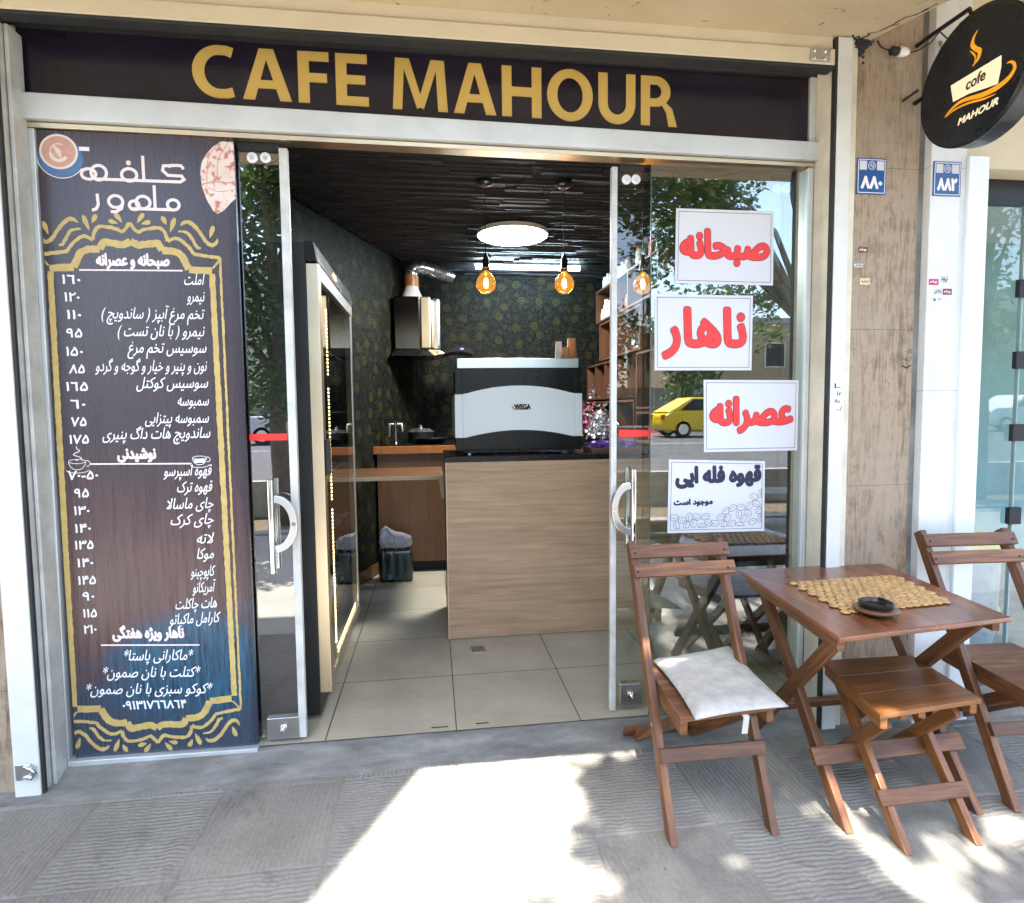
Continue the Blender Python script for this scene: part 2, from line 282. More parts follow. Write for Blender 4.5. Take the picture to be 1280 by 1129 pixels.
# ---------------------------------------------------------------- mesh helper
class MB:
    def __init__(s): s.v = []; s.f = []; s.uv = []
    def face(s, idx, uv=None): s.f.append(tuple(idx)); s.uv.append(uv or [(0, 0)] * len(idx))
    def quad(s, a, b, c, d, uv=None):
        n = len(s.v); s.v += [tuple(a), tuple(b), tuple(c), tuple(d)]; s.face((n, n + 1, n + 2, n + 3), uv); return s
    def hexa(s, P, along=None):
        """8 corner points: bottom ring 0-3, top ring 4-7"""
        n = len(s.v); s.v += [tuple(p) for p in P]; o = (rng.uniform(0, 50), rng.uniform(0, 50))
        V = [Vector(p) for p in P]
        for q in ((3, 2, 1, 0), (4, 5, 6, 7), (0, 1, 5, 4), (1, 2, 6, 5), (2, 3, 7, 6), (3, 0, 4, 7)):
            a, b, c, d = [V[i] for i in q]; e1 = (b - a); e2 = (d - a); l1, l2 = e1.length, e2.length
            uv = [(0, 0), (l1, 0), (l1, l2), (0, l2)]
            ax = Vector(along) if along is not None else None
            swap = (l2 > l1) if ax is None else (abs(e2.normalized().dot(ax)) > abs(e1.normalized().dot(ax)) if l1 > 1e-6 and l2 > 1e-6 else False)
            if swap: uv = [(y, x) for x, y in uv]
            s.face([n + i for i in q], [(x + o[0], y + o[1]) for x, y in uv])
        return s
    def box(s, x0, x1, y0, y1, z0, z1, along=None):
        return s.hexa([(x0, y0, z0), (x1, y0, z0), (x1, y1, z0), (x0, y1, z0), (x0, y0, z1), (x1, y0, z1), (x1, y1, z1), (x0, y1, z1)], along)
    def slab(s, C, t):
        """top corner quad C (ccw from above), thickness t downwards"""
        return s.hexa([(x, y, z - t) for x, y, z in C] + list(C))
    def beam(s, p0, p1, w, t, side=(1, 0, 0), z0=None, z1=None):
        p0, p1 = Vector(p0), Vector(p1); a = (p1 - p0).normalized(); sd = Vector(side); sd = (sd - a * sd.dot(a)).normalized(); th = a.cross(sd)
        P = []
        for p, zc in ((p0, z0), (p1, z1)):
            for i, j in ((-1, -1), (1, -1), (1, 1), (-1, 1)):
                q = p + sd * (i * w / 2) + th * (j * t / 2)
                if zc is not None: q = q + a * ((zc - q.z) / a.z)
                P.append(q)
        return s.hexa(P, a)
    def tube(s, pts, r, n=8, cap=True):
        pts = [Vector(p) for p in pts]; rings = []; up = Vector((.13, .31, .94))
        for i, p in enumerate(pts):
            d = (pts[min(i + 1, len(pts) - 1)] - pts[max(i - 1, 0)]).normalized()
            a = d.cross(up); a = a.normalized() if a.length > 1e-4 else d.cross(Vector((1, 0, 0))).normalized(); b = d.cross(a)
            rr = r[i] if isinstance(r, (list, tuple)) else r
            k = len(s.v); s.v += [tuple(p + a * math.cos(2 * PI * j / n) * rr + b * math.sin(2 * PI * j / n) * rr) for j in range(n)]; rings.append(k)
        L = 0
        for i in range(len(rings) - 1):
            A, B = rings[i], rings[i + 1]; l = (pts[i + 1] - pts[i]).length
            for j in range(n):
                j2 = (j + 1) % n; u0, u1 = j * .02, (j + 1) * .02
                s.face((A + j, A + j2, B + j2, B + j), [(L, u0), (L, u1), (L + l, u1), (L + l, u0)])
            L += l
        if cap: s.face(tuple(rings[0] + j for j in range(n))[::-1]); s.face(tuple(rings[-1] + j for j in range(n)))
        return s
    def lathe(s, prof, c=(0, 0, 0), n=24, ax='z'):
        k0 = len(s.v); c = Vector(c)
        def P(r, h, a):
            x, y = r * math.cos(a), r * math.sin(a)
            return tuple(c + (Vector((x, y, h)) if ax == 'z' else Vector((x, h, y)) if ax == 'y' else Vector((h, x, y))))
        for r, h in prof: s.v += [P(max(r, 1e-4), h, 2 * PI * j / n) for j in range(n)]
        for i in range(len(prof) - 1):
            for j in range(n):
                j2 = (j + 1) % n; q = (k0 + i * n + j, k0 + i * n + j2, k0 + (i + 1) * n + j2, k0 + (i + 1) * n + j)
                s.face(q if ax != 'y' else q[::-1])
        s.face(tuple(k0 + j for j in range(n))[::-1]); s.face(tuple(k0 + (len(prof) - 1) * n + j for j in range(n)))
        return s
    def poly(s, pts, fn, t=0.0):
        """flat polygon of 2D points; fn maps (u,v,depth) to 3D; t = thickness"""
        n = len(s.v); k = len(pts); s.v += [fn(u, v, t) for u, v in pts]; s.face(tuple(range(n, n + k)))
        if t:
            s.v += [fn(u, v, 0) for u, v in pts]; s.face(tuple(range(n + 2 * k - 1, n + k - 1, -1)))
            for i in range(k): j = (i + 1) % k; s.face((n + i, n + k + i, n + k + j, n + j))
        return s
    def ribbon(s, pts, wd, fn, t=.0006, jit=0.0, ends=True):
        """stroke of width wd (number or list) along a 2D polyline"""
        P = [Vector(p) for p in pts]; Q = []; W = wd if isinstance(wd, (list, tuple)) else [wd] * len(P); WW = []
        for i in range(len(P) - 1):
            l = (P[i + 1] - P[i]).length; k = max(1, int(l / .012)) if jit else 1
            for q in range(k): Q.append(P[i].lerp(P[i + 1], q / k)); WW.append(W[i] + (W[i + 1] - W[i]) * q / k)
        Q.append(P[-1]); WW.append(W[-1]); Lp = []; Rp = []
        for i, p in enumerate(Q):
            d1 = (p - Q[i - 1]).normalized() if i else None; d2 = (Q[i + 1] - p).normalized() if i < len(Q) - 1 else None
            d = ((d1 or d2) + (d2 or d1)); d = d.normalized() if d.length > 1e-6 else (d1 or d2)
            nn = Vector((-d.y, d.x)); k = 1.0
            if d1 is not None and d2 is not None: k = 1 / max(.5, nn.dot(Vector((-d1.y, d1.x))))
            h = WW[i] / 2 * k
            Lp.append(p + nn * (h + rng.uniform(-jit, jit))); Rp.append(p - nn * (h + rng.uniform(-jit, jit)))
        n = len(s.v); k = len(Q); s.v += [fn(a.x, a.y, t) for a in Lp] + [fn(a.x, a.y, t) for a in Rp]
        for i in range(k - 1): s.face((n + i, n + k + i, n + k + i + 1, n + i + 1))
        return s
    def obj(s, name, mat, parent=None, smooth=False, bevel=0, auto=None):
        me = bpy.data.meshes.new(name); me.from_pydata([tuple(v) for v in s.v], [], s.f); ul = me.uv_layers.new(name='UVMap')
        flat = [c for u in s.uv for q in u for c in q]
        ul.data.foreach_set('uv', flat); me.materials.append(MAT[mat] if isinstance(mat, str) else mat); me.validate()
        if smooth or auto is not None:
            me.polygons.foreach_set('use_smooth', [True] * len(me.polygons))
            if auto is not None: me.set_sharp_from_angle(angle=math.radians(auto))
        me.update(); o = bpy.data.objects.new(name, me); COL.objects.link(o)
        if parent is not None: o.parent = parent
        if bevel:
            b = o.modifiers.new('bevel', 'BEVEL'); b.width = bevel; b.segments = 2; b.limit_method = 'ANGLE'
        return o

def tag(o, label=None, cat=None, group=None, kind=None):
    if label: o['label'] = label
    if cat: o['category'] = cat
    if group: o['group'] = group
    if kind: o['kind'] = kind
    return o
def thing(name, label, cat, group=None):
    o = bpy.data.objects.new(name, None); o.empty_display_size = .05; COL.objects.link(o); return tag(o, label, cat, group)
def copy_tree(o, parent=None):
    c = o.copy(); COL.objects.link(c)
    if parent is not None: c.parent = parent
    for ch in list(o.children): copy_tree(ch, c)
    return c
def smooth(L, k=5):
    """rounded polyline through the points"""
    P = [Vector(p) for p in L]; out = []
    for i in range(len(P) - 1):
        a, b, c, d = P[max(i - 1, 0)], P[i], P[i + 1], P[min(i + 2, len(P) - 1)]
        for j in range(k):
            t = j / k; q = .5 * ((2 * b) + (c - a) * t + (2 * a - 5 * b + 4 * c - d) * t * t + (3 * b - a - 3 * c + d) * t ** 3); out.append((q.x, q.y))
    return out + [tuple(P[-1])]
def grow(W, n): return [np.interp(i / (n - 1), [q / (len(W) - 1) for q in range(len(W))], W) for i in range(n)]
XZ = lambda y: (lambda u, v, t: (u, y - t, v))            # flat print on a plane facing the street

# ---------------------------------------------------------------- writing
AR = {}
def _a(ch, base, n=4):
    AR[ch] = [chr(base + i) if i < n else None for i in range(4)]
for ch, b, n in (('ا', 0xFE8D, 2), ('آ', 0xFE81, 2), ('ب', 0xFE8F, 4), ('پ', 0xFB56, 4), ('ت', 0xFE95, 4), ('ج', 0xFE9D, 4), ('چ', 0xFB7A, 4), ('ح', 0xFEA1, 4), ('خ', 0xFEA5, 4),
                 ('د', 0xFEA9, 2), ('ر', 0xFEAD, 2), ('ز', 0xFEAF, 2), ('ژ', 0xFB8A, 2), ('س', 0xFEB1, 4), ('ش', 0xFEB5, 4), ('ص', 0xFEB9, 4), ('ع', 0xFEC9, 4), ('غ', 0xFECD, 4), ('ف', 0xFED1, 4),
                 ('ق', 0xFED5, 4), ('ک', 0xFB8E, 4), ('گ', 0xFB92, 4), ('ل', 0xFEDD, 4), ('م', 0xFEE1, 4), ('ن', 0xFEE5, 4), ('و', 0xFEED, 2), ('ه', 0xFEE9, 4), ('ی', 0xFBFC, 4), ('\u2067', 0xFEFB, 2)): _a(ch, b, n)
def shape(s):
    """joined letter forms, laid out from left to right"""
    s = s.replace('لا', '\u2067'); out = []
    for i, ch in enumerate(s):
        if ch not in AR: out.append({'(': ')', ')': '('}.get(ch, ch)); continue
        pj = i > 0 and s[i - 1] in AR and AR[s[i - 1]][2] is not None
        nj = i < len(s) - 1 and s[i + 1] in AR and AR[ch][2] is not None
        out.append(AR[ch][3] if pj and nj and AR[ch][3] else AR[ch][1] if pj else AR[ch][2] if nj else AR[ch][0])
    return ''.join(reversed(out))
TXT = {}
def glyphs(body, shear=0.0):
    k = (body, shear)
    if k not in TXT:
        cu = bpy.data.curves.new('writing', 'FONT'); cu.body = body; cu.size = 1; cu.shear = shear
        o = bpy.data.objects.new('writing', cu); COL.objects.link(o); dg = bpy.context.evaluated_depsgraph_get(); oe = o.evaluated_get(dg); cv_ = oe.to_curve(dg); cont = []
        for sp in cv_.splines:
            P = []; bp = sp.bezier_points; n = len(bp)
            for i in range(n):
                p, q = bp[i], bp[(i + 1) % n]; straight = (p.handle_right - p.co).length < 1e-5 and (q.handle_left - q.co).length < 1e-5; kk = 1 if straight else 5
                for j in range(kk):
                    t = j / kk; c = p.co * (1 - t) ** 3 + p.handle_right * 3 * t * (1 - t) ** 2 + q.handle_left * 3 * t * t * (1 - t) + q.co * t ** 3; P.append(Vector((c.x, c.y)))
            if n: cont.append(P)
        oe.to_curve_clear(); bpy.data.objects.remove(o); bpy.data.curves.remove(cu)
        pts = []; eds = []
        for P in cont: b_ = len(pts); pts += P; eds += [(b_ + i, b_ + (i + 1) % len(P)) for i in range(len(P))]
        vs, es, fs, _, _, _ = mathutils.geometry.delaunay_2d_cdt(pts, eds, [], 0, 1e-6)
        V = np.array([(v.x, v.y) for v in vs]); T = np.array([f for f in fs if len(f) == 3]); Cn = V[T].mean(1); wn = np.zeros(len(T), int)
        for P in cont:                                       # non-zero winding, so crossing strokes stay filled
            A = np.array([(p.x, p.y) for p in P]); B = np.roll(A, -1, 0)
            cr = (B[None, :, 0] - A[None, :, 0]) * (Cn[:, None, 1] - A[None, :, 1]) - (B[None, :, 1] - A[None, :, 1]) * (Cn[:, None, 0] - A[None, :, 0])
            up = (A[None, :, 1] <= Cn[:, None, 1]) & (B[None, :, 1] > Cn[:, None, 1]) & (cr > 0); dn = (A[None, :, 1] > Cn[:, None, 1]) & (B[None, :, 1] <= Cn[:, None, 1]) & (cr < 0)
            wn += up.sum(1) - dn.sum(1)
        F = [tuple(int(q) for q in t) for t in T[wn != 0]]; used = sorted({q for f in F for q in f}); ren = {q: i for i, q in enumerate(used)}
        TXT[k] = (V[used], [tuple(ren[q] for q in f) for f in F])
    return TXT[k]
def write(mb, body, x0, x1, zb, fn, h=None, fa=False, bold=0.0, shear=0.0, align='fit', slope=0.0, depth=.0004, box=None):
    """put writing between x0 and x1 on base line zb; bold = stroke growth in metres; box=(z0,z1) stretches to an exact height"""
    V, F = glyphs(shape(body) if fa else body, shear); lo, hi = V.min(0), V.max(0); W = hi[0] - lo[0]
    sx = (x1 - x0 - 2 * bold) / W; sz = sx if h is None else h
    P = np.empty_like(V); P[:, 0] = (V[:, 0] - lo[0]) * sx + x0 + bold; P[:, 1] = V[:, 1] * sz + zb
    if box: P[:, 1] = (V[:, 1] - lo[1]) / (hi[1] - lo[1]) * (box[1] - box[0] - 2 * bold) + box[0] + bold
    P[:, 1] += (P[:, 0] - x0) * slope
    K = 14 if bold else 1; offs = [(0, 0)] + ([(bold * math.cos(2 * PI * i / 12), bold * math.sin(2 * PI * i / 12)) for i in range(12)] + [(bold * .5, 0)] if bold else [])
    for i, (ox, oz) in enumerate(offs):
        n = len(mb.v); mb.v += [fn(p[0] + ox, p[1] + oz, depth + i * .00004) for p in P]
        for f in F: mb.face(tuple(n + q for q in f))
    return mb

# ================================================================ THE GROUND
G0 = -0.06
def vnoise(x, y, seed):
    r = np.random.RandomState(seed); T = r.rand(256, 256); xi = np.floor(x).astype(int); yi = np.floor(y).astype(int); fx = x - xi; fy = y - yi
    fx = fx * fx * (3 - 2 * fx); fy = fy * fy * (3 - 2 * fy); g = lambda a, b: T[a % 256, b % 256]
    return (g(xi, yi) * (1 - fx) + g(xi + 1, yi) * fx) * (1 - fy) + (g(xi, yi + 1) * (1 - fx) + g(xi + 1, yi + 1) * fx) * fy
def paving_patch():
    """chiselled paving: ribs run one way on one slab and the other way on the next"""
    xs = np.arange(-0.5, 4.45, .0042); ys = np.arange(-1.45, -0.165, .0042); X, Y = np.meshgrid(xs, ys); p = .4565
    ix = np.floor((X - .237) / p).astype(int); iy = np.floor((Y + .667) / p).astype(int)
    fx = (X - .237) / p - ix; fy = (Y + .667) / p - iy; par = (ix + iy) % 2
    warp = (vnoise(X * 14, Y * 14, 1) - .5) * 1.0 + (vnoise(X * 45, Y * 45, 2) - .5) * .8
    ph = np.where(par == 0, Y, X); ac = np.where(par == 0, X, Y)
    sn = np.sin(2 * PI * (ph / .0190) + warp * 3.0 + (vnoise(ac * 30, ph * 5, 6) - .5) * 2.2); rib = np.sign(sn) * np.abs(sn) ** .55
    amp = .35 + .75 * vnoise(X * 22, Y * 22, 3)
    z = rib * .00165 * amp + (vnoise(X * 90, Y * 90, 4) - .5) * .0012 + (vnoise(X * 5, Y * 5, 5) - .5) * .004
    ed = np.minimum(np.minimum(fx, 1 - fx), np.minimum(fy, 1 - fy)) * p
    flat = np.clip((ed - .006) / .01, 0, 1); z = z * (.3 + .7 * flat) - np.where(ed < .0045, .0035, 0) + ((ix * 7 + iy * 13) % 5 - 2) * .0007
    Z = G0 + z; ny, nx = X.shape
    V = np.stack([X, Y, Z], -1).reshape(-1, 3); i = np.arange(ny * nx).reshape(ny, nx); F = np.stack([i[:-1, :-1], i[:-1, 1:], i[1:, 1:], i[1:, :-1]], -1).reshape(-1, 4)
    me = bpy.data.meshes.new('paving'); me.vertices.add(len(V)); me.vertices.foreach_set('co', V.astype('f4').ravel()); me.loops.add(F.size); me.loops.foreach_set('vertex_index', F.astype('i4').ravel())
    me.polygons.add(len(F)); me.polygons.foreach_set('loop_start', (np.arange(len(F)) * 4).astype('i4')); me.polygons.foreach_set('use_smooth', [True] * len(F)); me.update(calc_edges=True); me.validate()
    me.materials.append(MAT['paving']); o = bpy.data.objects.new('paving', me); COL.objects.link(o); tag(o, kind='structure')
paving_patch()
def sheet(name, x0, x1, y0, y1, z, mat):
    o = MB().quad((x0, y0, z), (x1, y0, z), (x1, y1, z), (x0, y1, z)).obj(name, mat); return tag(o, kind='structure')
sheet('sidewalk', -16, 22, -4.9, -1.44, G0 - .002, 'bounce_paving')
sheet('ground', -120, 120, -140, 60, -.30, 'soil')
tag(MB().box(-16, -.495, -1.442, .1, -.25, G0 - .002).obj('sidewalk', 'paving'), kind='structure')
tag(MB().box(4.44, 22, -1.442, .1, -.25, G0 - .002).obj('sidewalk', 'paving'), kind='structure')
tag(MB().box(-16, 22, -5.1, -4.9, -.28, G0 + .02).obj('kerb', 'kerb'), kind='structure')
tag(MB().box(-16, 22, -6.5, -5.1, -.29, G0 - .05).obj('planting_strip', 'soil'), kind='structure')
tag(MB().box(-40, 60, -6.7, -6.5, -.28, .42).obj('kerb', 'kerb'), kind='structure')
sheet('road', -60, 80, -24.5, -6.7, .35, 'asphalt')
m = MB()
for i in range(-12, 18): m.box(i * 4, i * 4 + 2, -15.0, -14.88, .3515, .354)
tag(m.obj('road_marking', 'white_post'), kind='structure')
tag(MB().box(-60, 80, -29.5, -24.5, -.2, .50).obj('far_pavement', 'kerb'), kind='structure')
# cement apron between the paving and the threshold
n = 90; m = MB(); prof = [(.03, -.004), (-.045, -.012), (-.075, -.034), (-.125, -.044), (-.185, -.066)]
for i in range(n + 1):
    x = -1.2 + 7 * i / n; ox = .07 * (max(0, 1 - abs(x) / .9)) if x > -1 else 0
    for j, (y, z) in enumerate(prof):
        k = math.sin(x * 5.1 + j) * .006 + rng.uniform(-.004, .004); m.v.append((x, y + (k if j > 1 else 0) - .02 * (x < .8) * (j > 1), z + (rng.uniform(-.0015, .0015) if j > 1 else 0)))
for i in range(n):
    for j in range(4): a = i * 5 + j; m.face((a, a + 1, a + 6, a + 5))
tag(m.obj('cement_apron', 'cement', smooth=True), kind='structure')

# ================================================================ THE SHOP SHELL
H = 2.87
fl = MB().quad((-.2, -.005, 0), (3.5, -.005, 0), (3.5, 4.1, 0), (-.2, 4.1, 0)).obj('shop_floor', 'floor_tile'); tag(fl, kind='structure')
LW = lambda y: .004 + .378 * y                             # the left wall runs askew
def wallquad(name, A, B, z0, z1, mat, parent):
    L = (Vector(B) - Vector(A)).length; m = MB(); m.quad((A[0], A[1], z0), (B[0], B[1], z0), (B[0], B[1], z1), (A[0], A[1], z1), [(0, z0), (L, z0), (L, z1), (0, z1)])
    n = Vector((-(B[1] - A[1]), B[0] - A[0])).normalized() * -.1
    m.quad((A[0] - n.x, A[1] - n.y, z0), (A[0] - n.x, A[1] - n.y, z1), (B[0] - n.x, B[1] - n.y, z1), (B[0] - n.x, B[1] - n.y, z0))
    return m.obj(name, mat, parent)
shop = thing('shop_building', 'small cafe building with dark wallpapered room and cream plaster canopy', 'building')
wl = wallquad('side_wall', (LW(.06), .06), (LW(3.87), 3.87), 0, H, 'wallpaper', shop)
wb = wallquad('back_wall', (LW(3.87), 3.87), (3.42, 3.87), 0, H, 'wallpaper', shop)
wr = wallquad('side_wall', (3.42, 3.87), (3.42, .06), 0, H, 'wallpaper', shop)
d = Vector((.378, 1, 0)).normalized(); s = Vector((d.y, -d.x, 0))
p0 = Vector((LW(.1), .1, .05)) + s * .008; p1 = Vector((LW(3.85), 3.85, .05)) + s * .008
MB().beam(p0, p1, .016, .1, side=tuple(s)).obj('skirting', 'brown_lam', shop)
MB().beam(p0 + Vector((0, 0, H - .067)), p1 + Vector((0, 0, H - .067)), .012, .025, side=tuple(s)).obj('cornice', 'black_gloss', shop)
# ceiling of black layered strips
cm = MB(); y = .05; r2 = random.Random(3)
while y < 3.86:
    x = -.05 - r2.uniform(0, .3)
    while x < 3.42:
        l = r2.choice((.22, .3, .38, .5)); hgt = r2.choice((.006, .012, .018, .026)); x1 = min(x + l, 3.42)
        if x1 > LW(y) - .3: cm.hexa([(x, y, H - hgt), (x1 - .004, y, H - hgt), (x1 - .004, y + .046, H - hgt + .005), (x, y + .046, H - hgt + .005), (x, y, H + .02), (x1 - .004, y, H + .02), (x1 - .004, y + .046, H + .02), (x, y + .046, H + .02)])
        x += l
    y += .05
MAT['ceil'] = plain('satin_black_plastic', (.034, .034, .037), .62, 0, .25, 4, .25)
cm.obj('ceiling', 'ceil', shop)
MB().box(-.3, 3.6, -.02, 4.2, H + .021, 3.0).obj('ceiling_slab', 'black_matt', shop)
MB().box(-9, 15, .02, .35, 3.0, 7.5).obj('upper_wall', 'cream_paint', shop)
# canopy: its outline makes the edge of the sunny patch on the pavement
cv = [(-9, -.10), (3.42, -.10), (3.58, -.44), (4.12, -1.43), (-9, -1.43)]
m = MB(); m.poly([(a, b) for a, b in cv[::-1]], lambda u, v, t: (u, v, 2.995 if t else 3.25), 1); m.obj('canopy', 'soffit', shop)
m = MB(); FS = lambda u, v, t: (u, v, 2.9945 - t)
for L, W_ in (([(3.34, -.115), (3.365, -.15), (3.385, -.135), (3.405, -.17)], .010), ([(3.39, -.17), (3.425, -.19), (3.45, -.235), (3.475, -.25)], .006), ([(3.44, -.21), (3.47, -.29), (3.50, -.31), (3.53, -.38)], .008), ([(3.36, -.13), (3.33, -.16)], .006), ([(3.15, -.20), (3.16, -.23)], .004), ([(1.95, -.16), (1.955, -.19)], .004)): m = MB(); m.ribbon(L, W_, FS, .0002, .003); m.obj('crack', 'rubber', shop)
m = MB(); m.poly([(-9, -.0), (1.25, -.0), (1.25, -2.0), (.86, -2.66), (.54, -3.30), (.05, -4.3), (-9, -4.3)], lambda u, v, t: (u, v, 6.0 if t else 6.25), 1); m.obj('shade_slab', 'cream_paint', shop)  # added unseen slab, outline cut to shade the pavement left of the sunny patch
MB().box(3.38, 15, -1.75, -.092, 3.362, 3.6).obj('neighbour_sun_block', 'soffit', shop)  # added out of view to keep direct sun off the pillars and round sign
MB().box(3.7, 15, -.09, .05, 2.50, 3.36).obj('upper_band', 'cream_paint', shop)

# ================================================================ SHOP FRONT
fr = thing('shopfront_frame', 'aluminium shopfront frame with a pale transom bar above the doors', 'door frame')
def bar(name, q, y0, y1, mat, parent, bevel=.003):
    """q = four (x,z) corners, ccw from bottom left"""
    return MB().hexa([(q[0][0], y0, q[0][1]), (q[1][0], y0, q[1][1]), (q[1][0], y1, q[1][1]), (q[0][0], y1, q[0][1]), (q[3][0], y0, q[3][1]), (q[2][0], y0, q[2][1]), (q[2][0], y1, q[2][1]), (q[3][0], y1, q[3][1])]).obj(name, mat, parent, bevel=bevel)
bar('transom', [(-.055, 2.545), (3.31, 2.522), (3.31, 2.600), (-.055, 2.640)], -.045, .06, 'alu', fr)
bar('track_lip', [(-.03, 2.522), (3.27, 2.503), (3.27, 2.519), (-.03, 2.542)], -.02, .05, 'gold_steel', fr, .002)
bar('jamb', [(-.034, -.01), (.028, -.01), (.046, 2.52), (-.008, 2.52)], -.018, .05, 'alu', fr)
bar('jamb', [(3.238, -.01), (3.262, -.01), (3.262, 2.50), (3.235, 2.50)], -.018, .05, 'alu', fr)
bar('jamb_strip', [(3.2635, -.01), (3.30, -.01), (3.30, 2.498), (3.2635, 2.498)], -.006, .05, 'cream_strip', fr)
bar('head_post', [(-.04, 2.642), (-.004, 2.642), (-.004, 2.92), (-.04, 2.92)], -.018, .05, 'alu', fr)
bar('head_post', [(3.238, 2.603), (3.268, 2.603), (3.268, 2.92), (3.238, 2.92)], -.018, .05, 'alu', fr)
bar('head_strip', [(3.27, 2.603), (3.30, 2.603), (3.30, 2.92), (3.27, 2.92)], -.006, .05, 'cream_strip', fr)
bar('sill', [(.028, -.022), (.77, -.022), (.77, .004), (.028, .012)], -.03, .03, 'alu', fr)

sg = thing('shop_sign', 'long dark fascia sign with big gold capital letters above the doors', 'sign')
bar('panel', [(-.003, 2.642), (3.237, 2.602), (3.237, 2.92), (-.003, 2.93)], -.004, .03, 'sign_face', sg, 0)
# gold capitals, drawn as strokes (cap height 1, stem .215)
def arc(cx, cy, rx, ry, a0, a1, n=20): return [(cx + rx * math.cos(math.radians(a0 + (a1 - a0) * i / n)), cy + ry * math.sin(math.radians(a0 + (a1 - a0) * i / n))) for i in range(n + 1)]
ST = .215
def ringpoly(cx, cy, ro, ri, a0, a1, n=26):
    return arc(cx, cy, ro[0], ro[1], a0, a1, n) + arc(cx, cy, ri[0], ri[1], a1, a0, n)
R4 = lambda x0, x1, z0, z1: [(x0, z0), (x1, z0), (x1, z1), (x0, z1)]
CAPS = {
 'C': (.80, [ringpoly(.50, .5, (.50, .52), (.275, .335), 150, 210), [(.50 + .50 * math.cos(math.radians(a)), .5 + .52 * math.sin(math.radians(a))) for a in range(150, 80, -5)] + [(.66, 1.012), (.78, .975), (.725, .79), (.62, .832), (.52, .835)] + [(.50 + .275 * math.cos(math.radians(a)), .5 + .335 * math.sin(math.radians(a))) for a in range(95, 151, 5)], [(.50 + .50 * math.cos(math.radians(a)), .5 + .52 * math.sin(math.radians(a))) for a in range(210, 280, 5)] + [(.66, -.012), (.78, .025), (.735, .205), (.62, .168), (.52, .165)] + [(.50 + .275 * math.cos(math.radians(a)), .5 + .335 * math.sin(math.radians(a))) for a in range(265, 209, -5)]]),
 'A': (.93, [[(0, 0), (.225, 0), (.46, .80), (.46, 1), (.33, 1)], [(.93, 0), (.705, 0), (.455, .80), (.455, 1), (.60, 1)], R4(.24, .69, .23, .39)]),
 'F': (.60, [R4(0, ST, 0, 1), R4(ST, .60, .82, 1), R4(ST, .56, .41, .585)]),
 'E': (.63, [R4(0, ST, 0, 1), R4(ST, .62, .82, 1), R4(ST, .58, .42, .59), R4(ST, .64, 0, .18)]),
 'M': (1.18, [[(0, 0), (.20, 0), (.26, 1), (.07, 1)], [(1.18, 0), (.97, 0), (.92, 1), (1.11, 1)], [(.22, 1), (.36, 1), (.66, .10), (.52, .03), (.20, .93)], [(.96, 1), (.82, 1), (.52, .10), (.66, .03), (.98, .93)]]),
 'H': (.88, [R4(0, ST, 0, 1), R4(.665, .88, 0, 1), R4(ST, .665, .41, .595)]),
 'O': (1.04, [ringpoly(.52, .5, (.52, .52), (.29, .345), 90, 270), ringpoly(.52, .5, (.52, .52), (.29, .345), 270, 450)]),
 'U': (.86, [R4(0, ST, .40, 1), R4(.645, .86, .40, 1), ringpoly(.43, .40, (.43, .42), (.215, .225), 180, 270), ringpoly(.43, .40, (.43, .42), (.215, .225), 270, 360)]),
 'R': (.82, [R4(0, ST, 0, 1), R4(ST, .34, .83, 1), R4(ST, .34, .39, .55), ringpoly(.34, .695, (.36, .305), (.145, .140), -90, 0), ringpoly(.34, .695, (.36, .305), (.145, .140), 0, 90), [(.27, .40), (.48, .45), (.60, .28), (.66, .0), (.86, 0), (.74, .36), (.60, .47), (.40, .55)]])}
def caps(word, x0, x1, za0, za1, zb0, zb1, y, parent):
    gap = {'A': .02}; W = sum(CAPS[c][0] for c in word) + .13 * (len(word) - 1); X = 0
    for ci, c in enumerate(word):
        m = MB(); wdt, polys = CAPS[c]
        def fn(u, v, t):
            q = (X + u) / W; x = x0 + (x1 - x0) * q; zb = za0 + (zb0 - za0) * q; zt = za1 + (zb1 - za1) * q; return (x, y - t, zb + (zt - zb) * v)
        for i, p in enumerate(polys): m.poly(p, fn, .003 + i * .00008)
        o = m.obj('letter', 'gold_ink', parent); o['label'] = 'gold capital letter ' + c; X += wdt + .13
caps('CAFE', .624, 1.300, 2.675, 2.868, 2.668, 2.872, -.0045, sg)
caps('MAHOUR', 1.398, 2.612, 2.665, 2.868, 2.650, 2.858, -.0045, sg)

# roller shutter bar above the sign
sh = thing('roller_shutter', 'cream roller shutter bottom bar raised above the fascia sign', 'shutter')
MB().box(-.06, 3.262, -.15, -.09, 2.873, 2.938).obj('bottom_bar', 'cream_paint', sh, bevel=.004)
MB().box(-.06, 3.262, -.135, -.09, 2.942, 3.0).obj('slat', 'cream_paint', sh, bevel=.006)
MB().box(-.06, 3.262, -.148, -.092, 2.860, 2.8725).obj('rubber_seal', 'rubber', sh, bevel=.003)
m = MB(); m.box(3.145, 3.235, -.157, -.1505, 2.882, 2.934); br = m.obj('bracket', 'steel', sh, bevel=.006)
for a in (3.165, 3.215):
    for b in (2.892, 2.922): MB().lathe([(.007, 0), (.007, -.004), (.003, -.006)], (a, -.157, b), 10, 'y').obj('screw', 'chrome', br)
MB().box(-.03, .04, -.157, -.1505, 2.89, 2.93).obj('bracket', 'steel', sh, bevel=.006)
def side_post(name, q, y0, y1, mat, label, parts=()):
    t = thing(name, label, 'post'); bar('post', q, y0, y1, mat, t, .004)
    for nm, q2, ya, yb, mt in parts: bar(nm, q2, ya, yb, mt, t, .002)
    return t
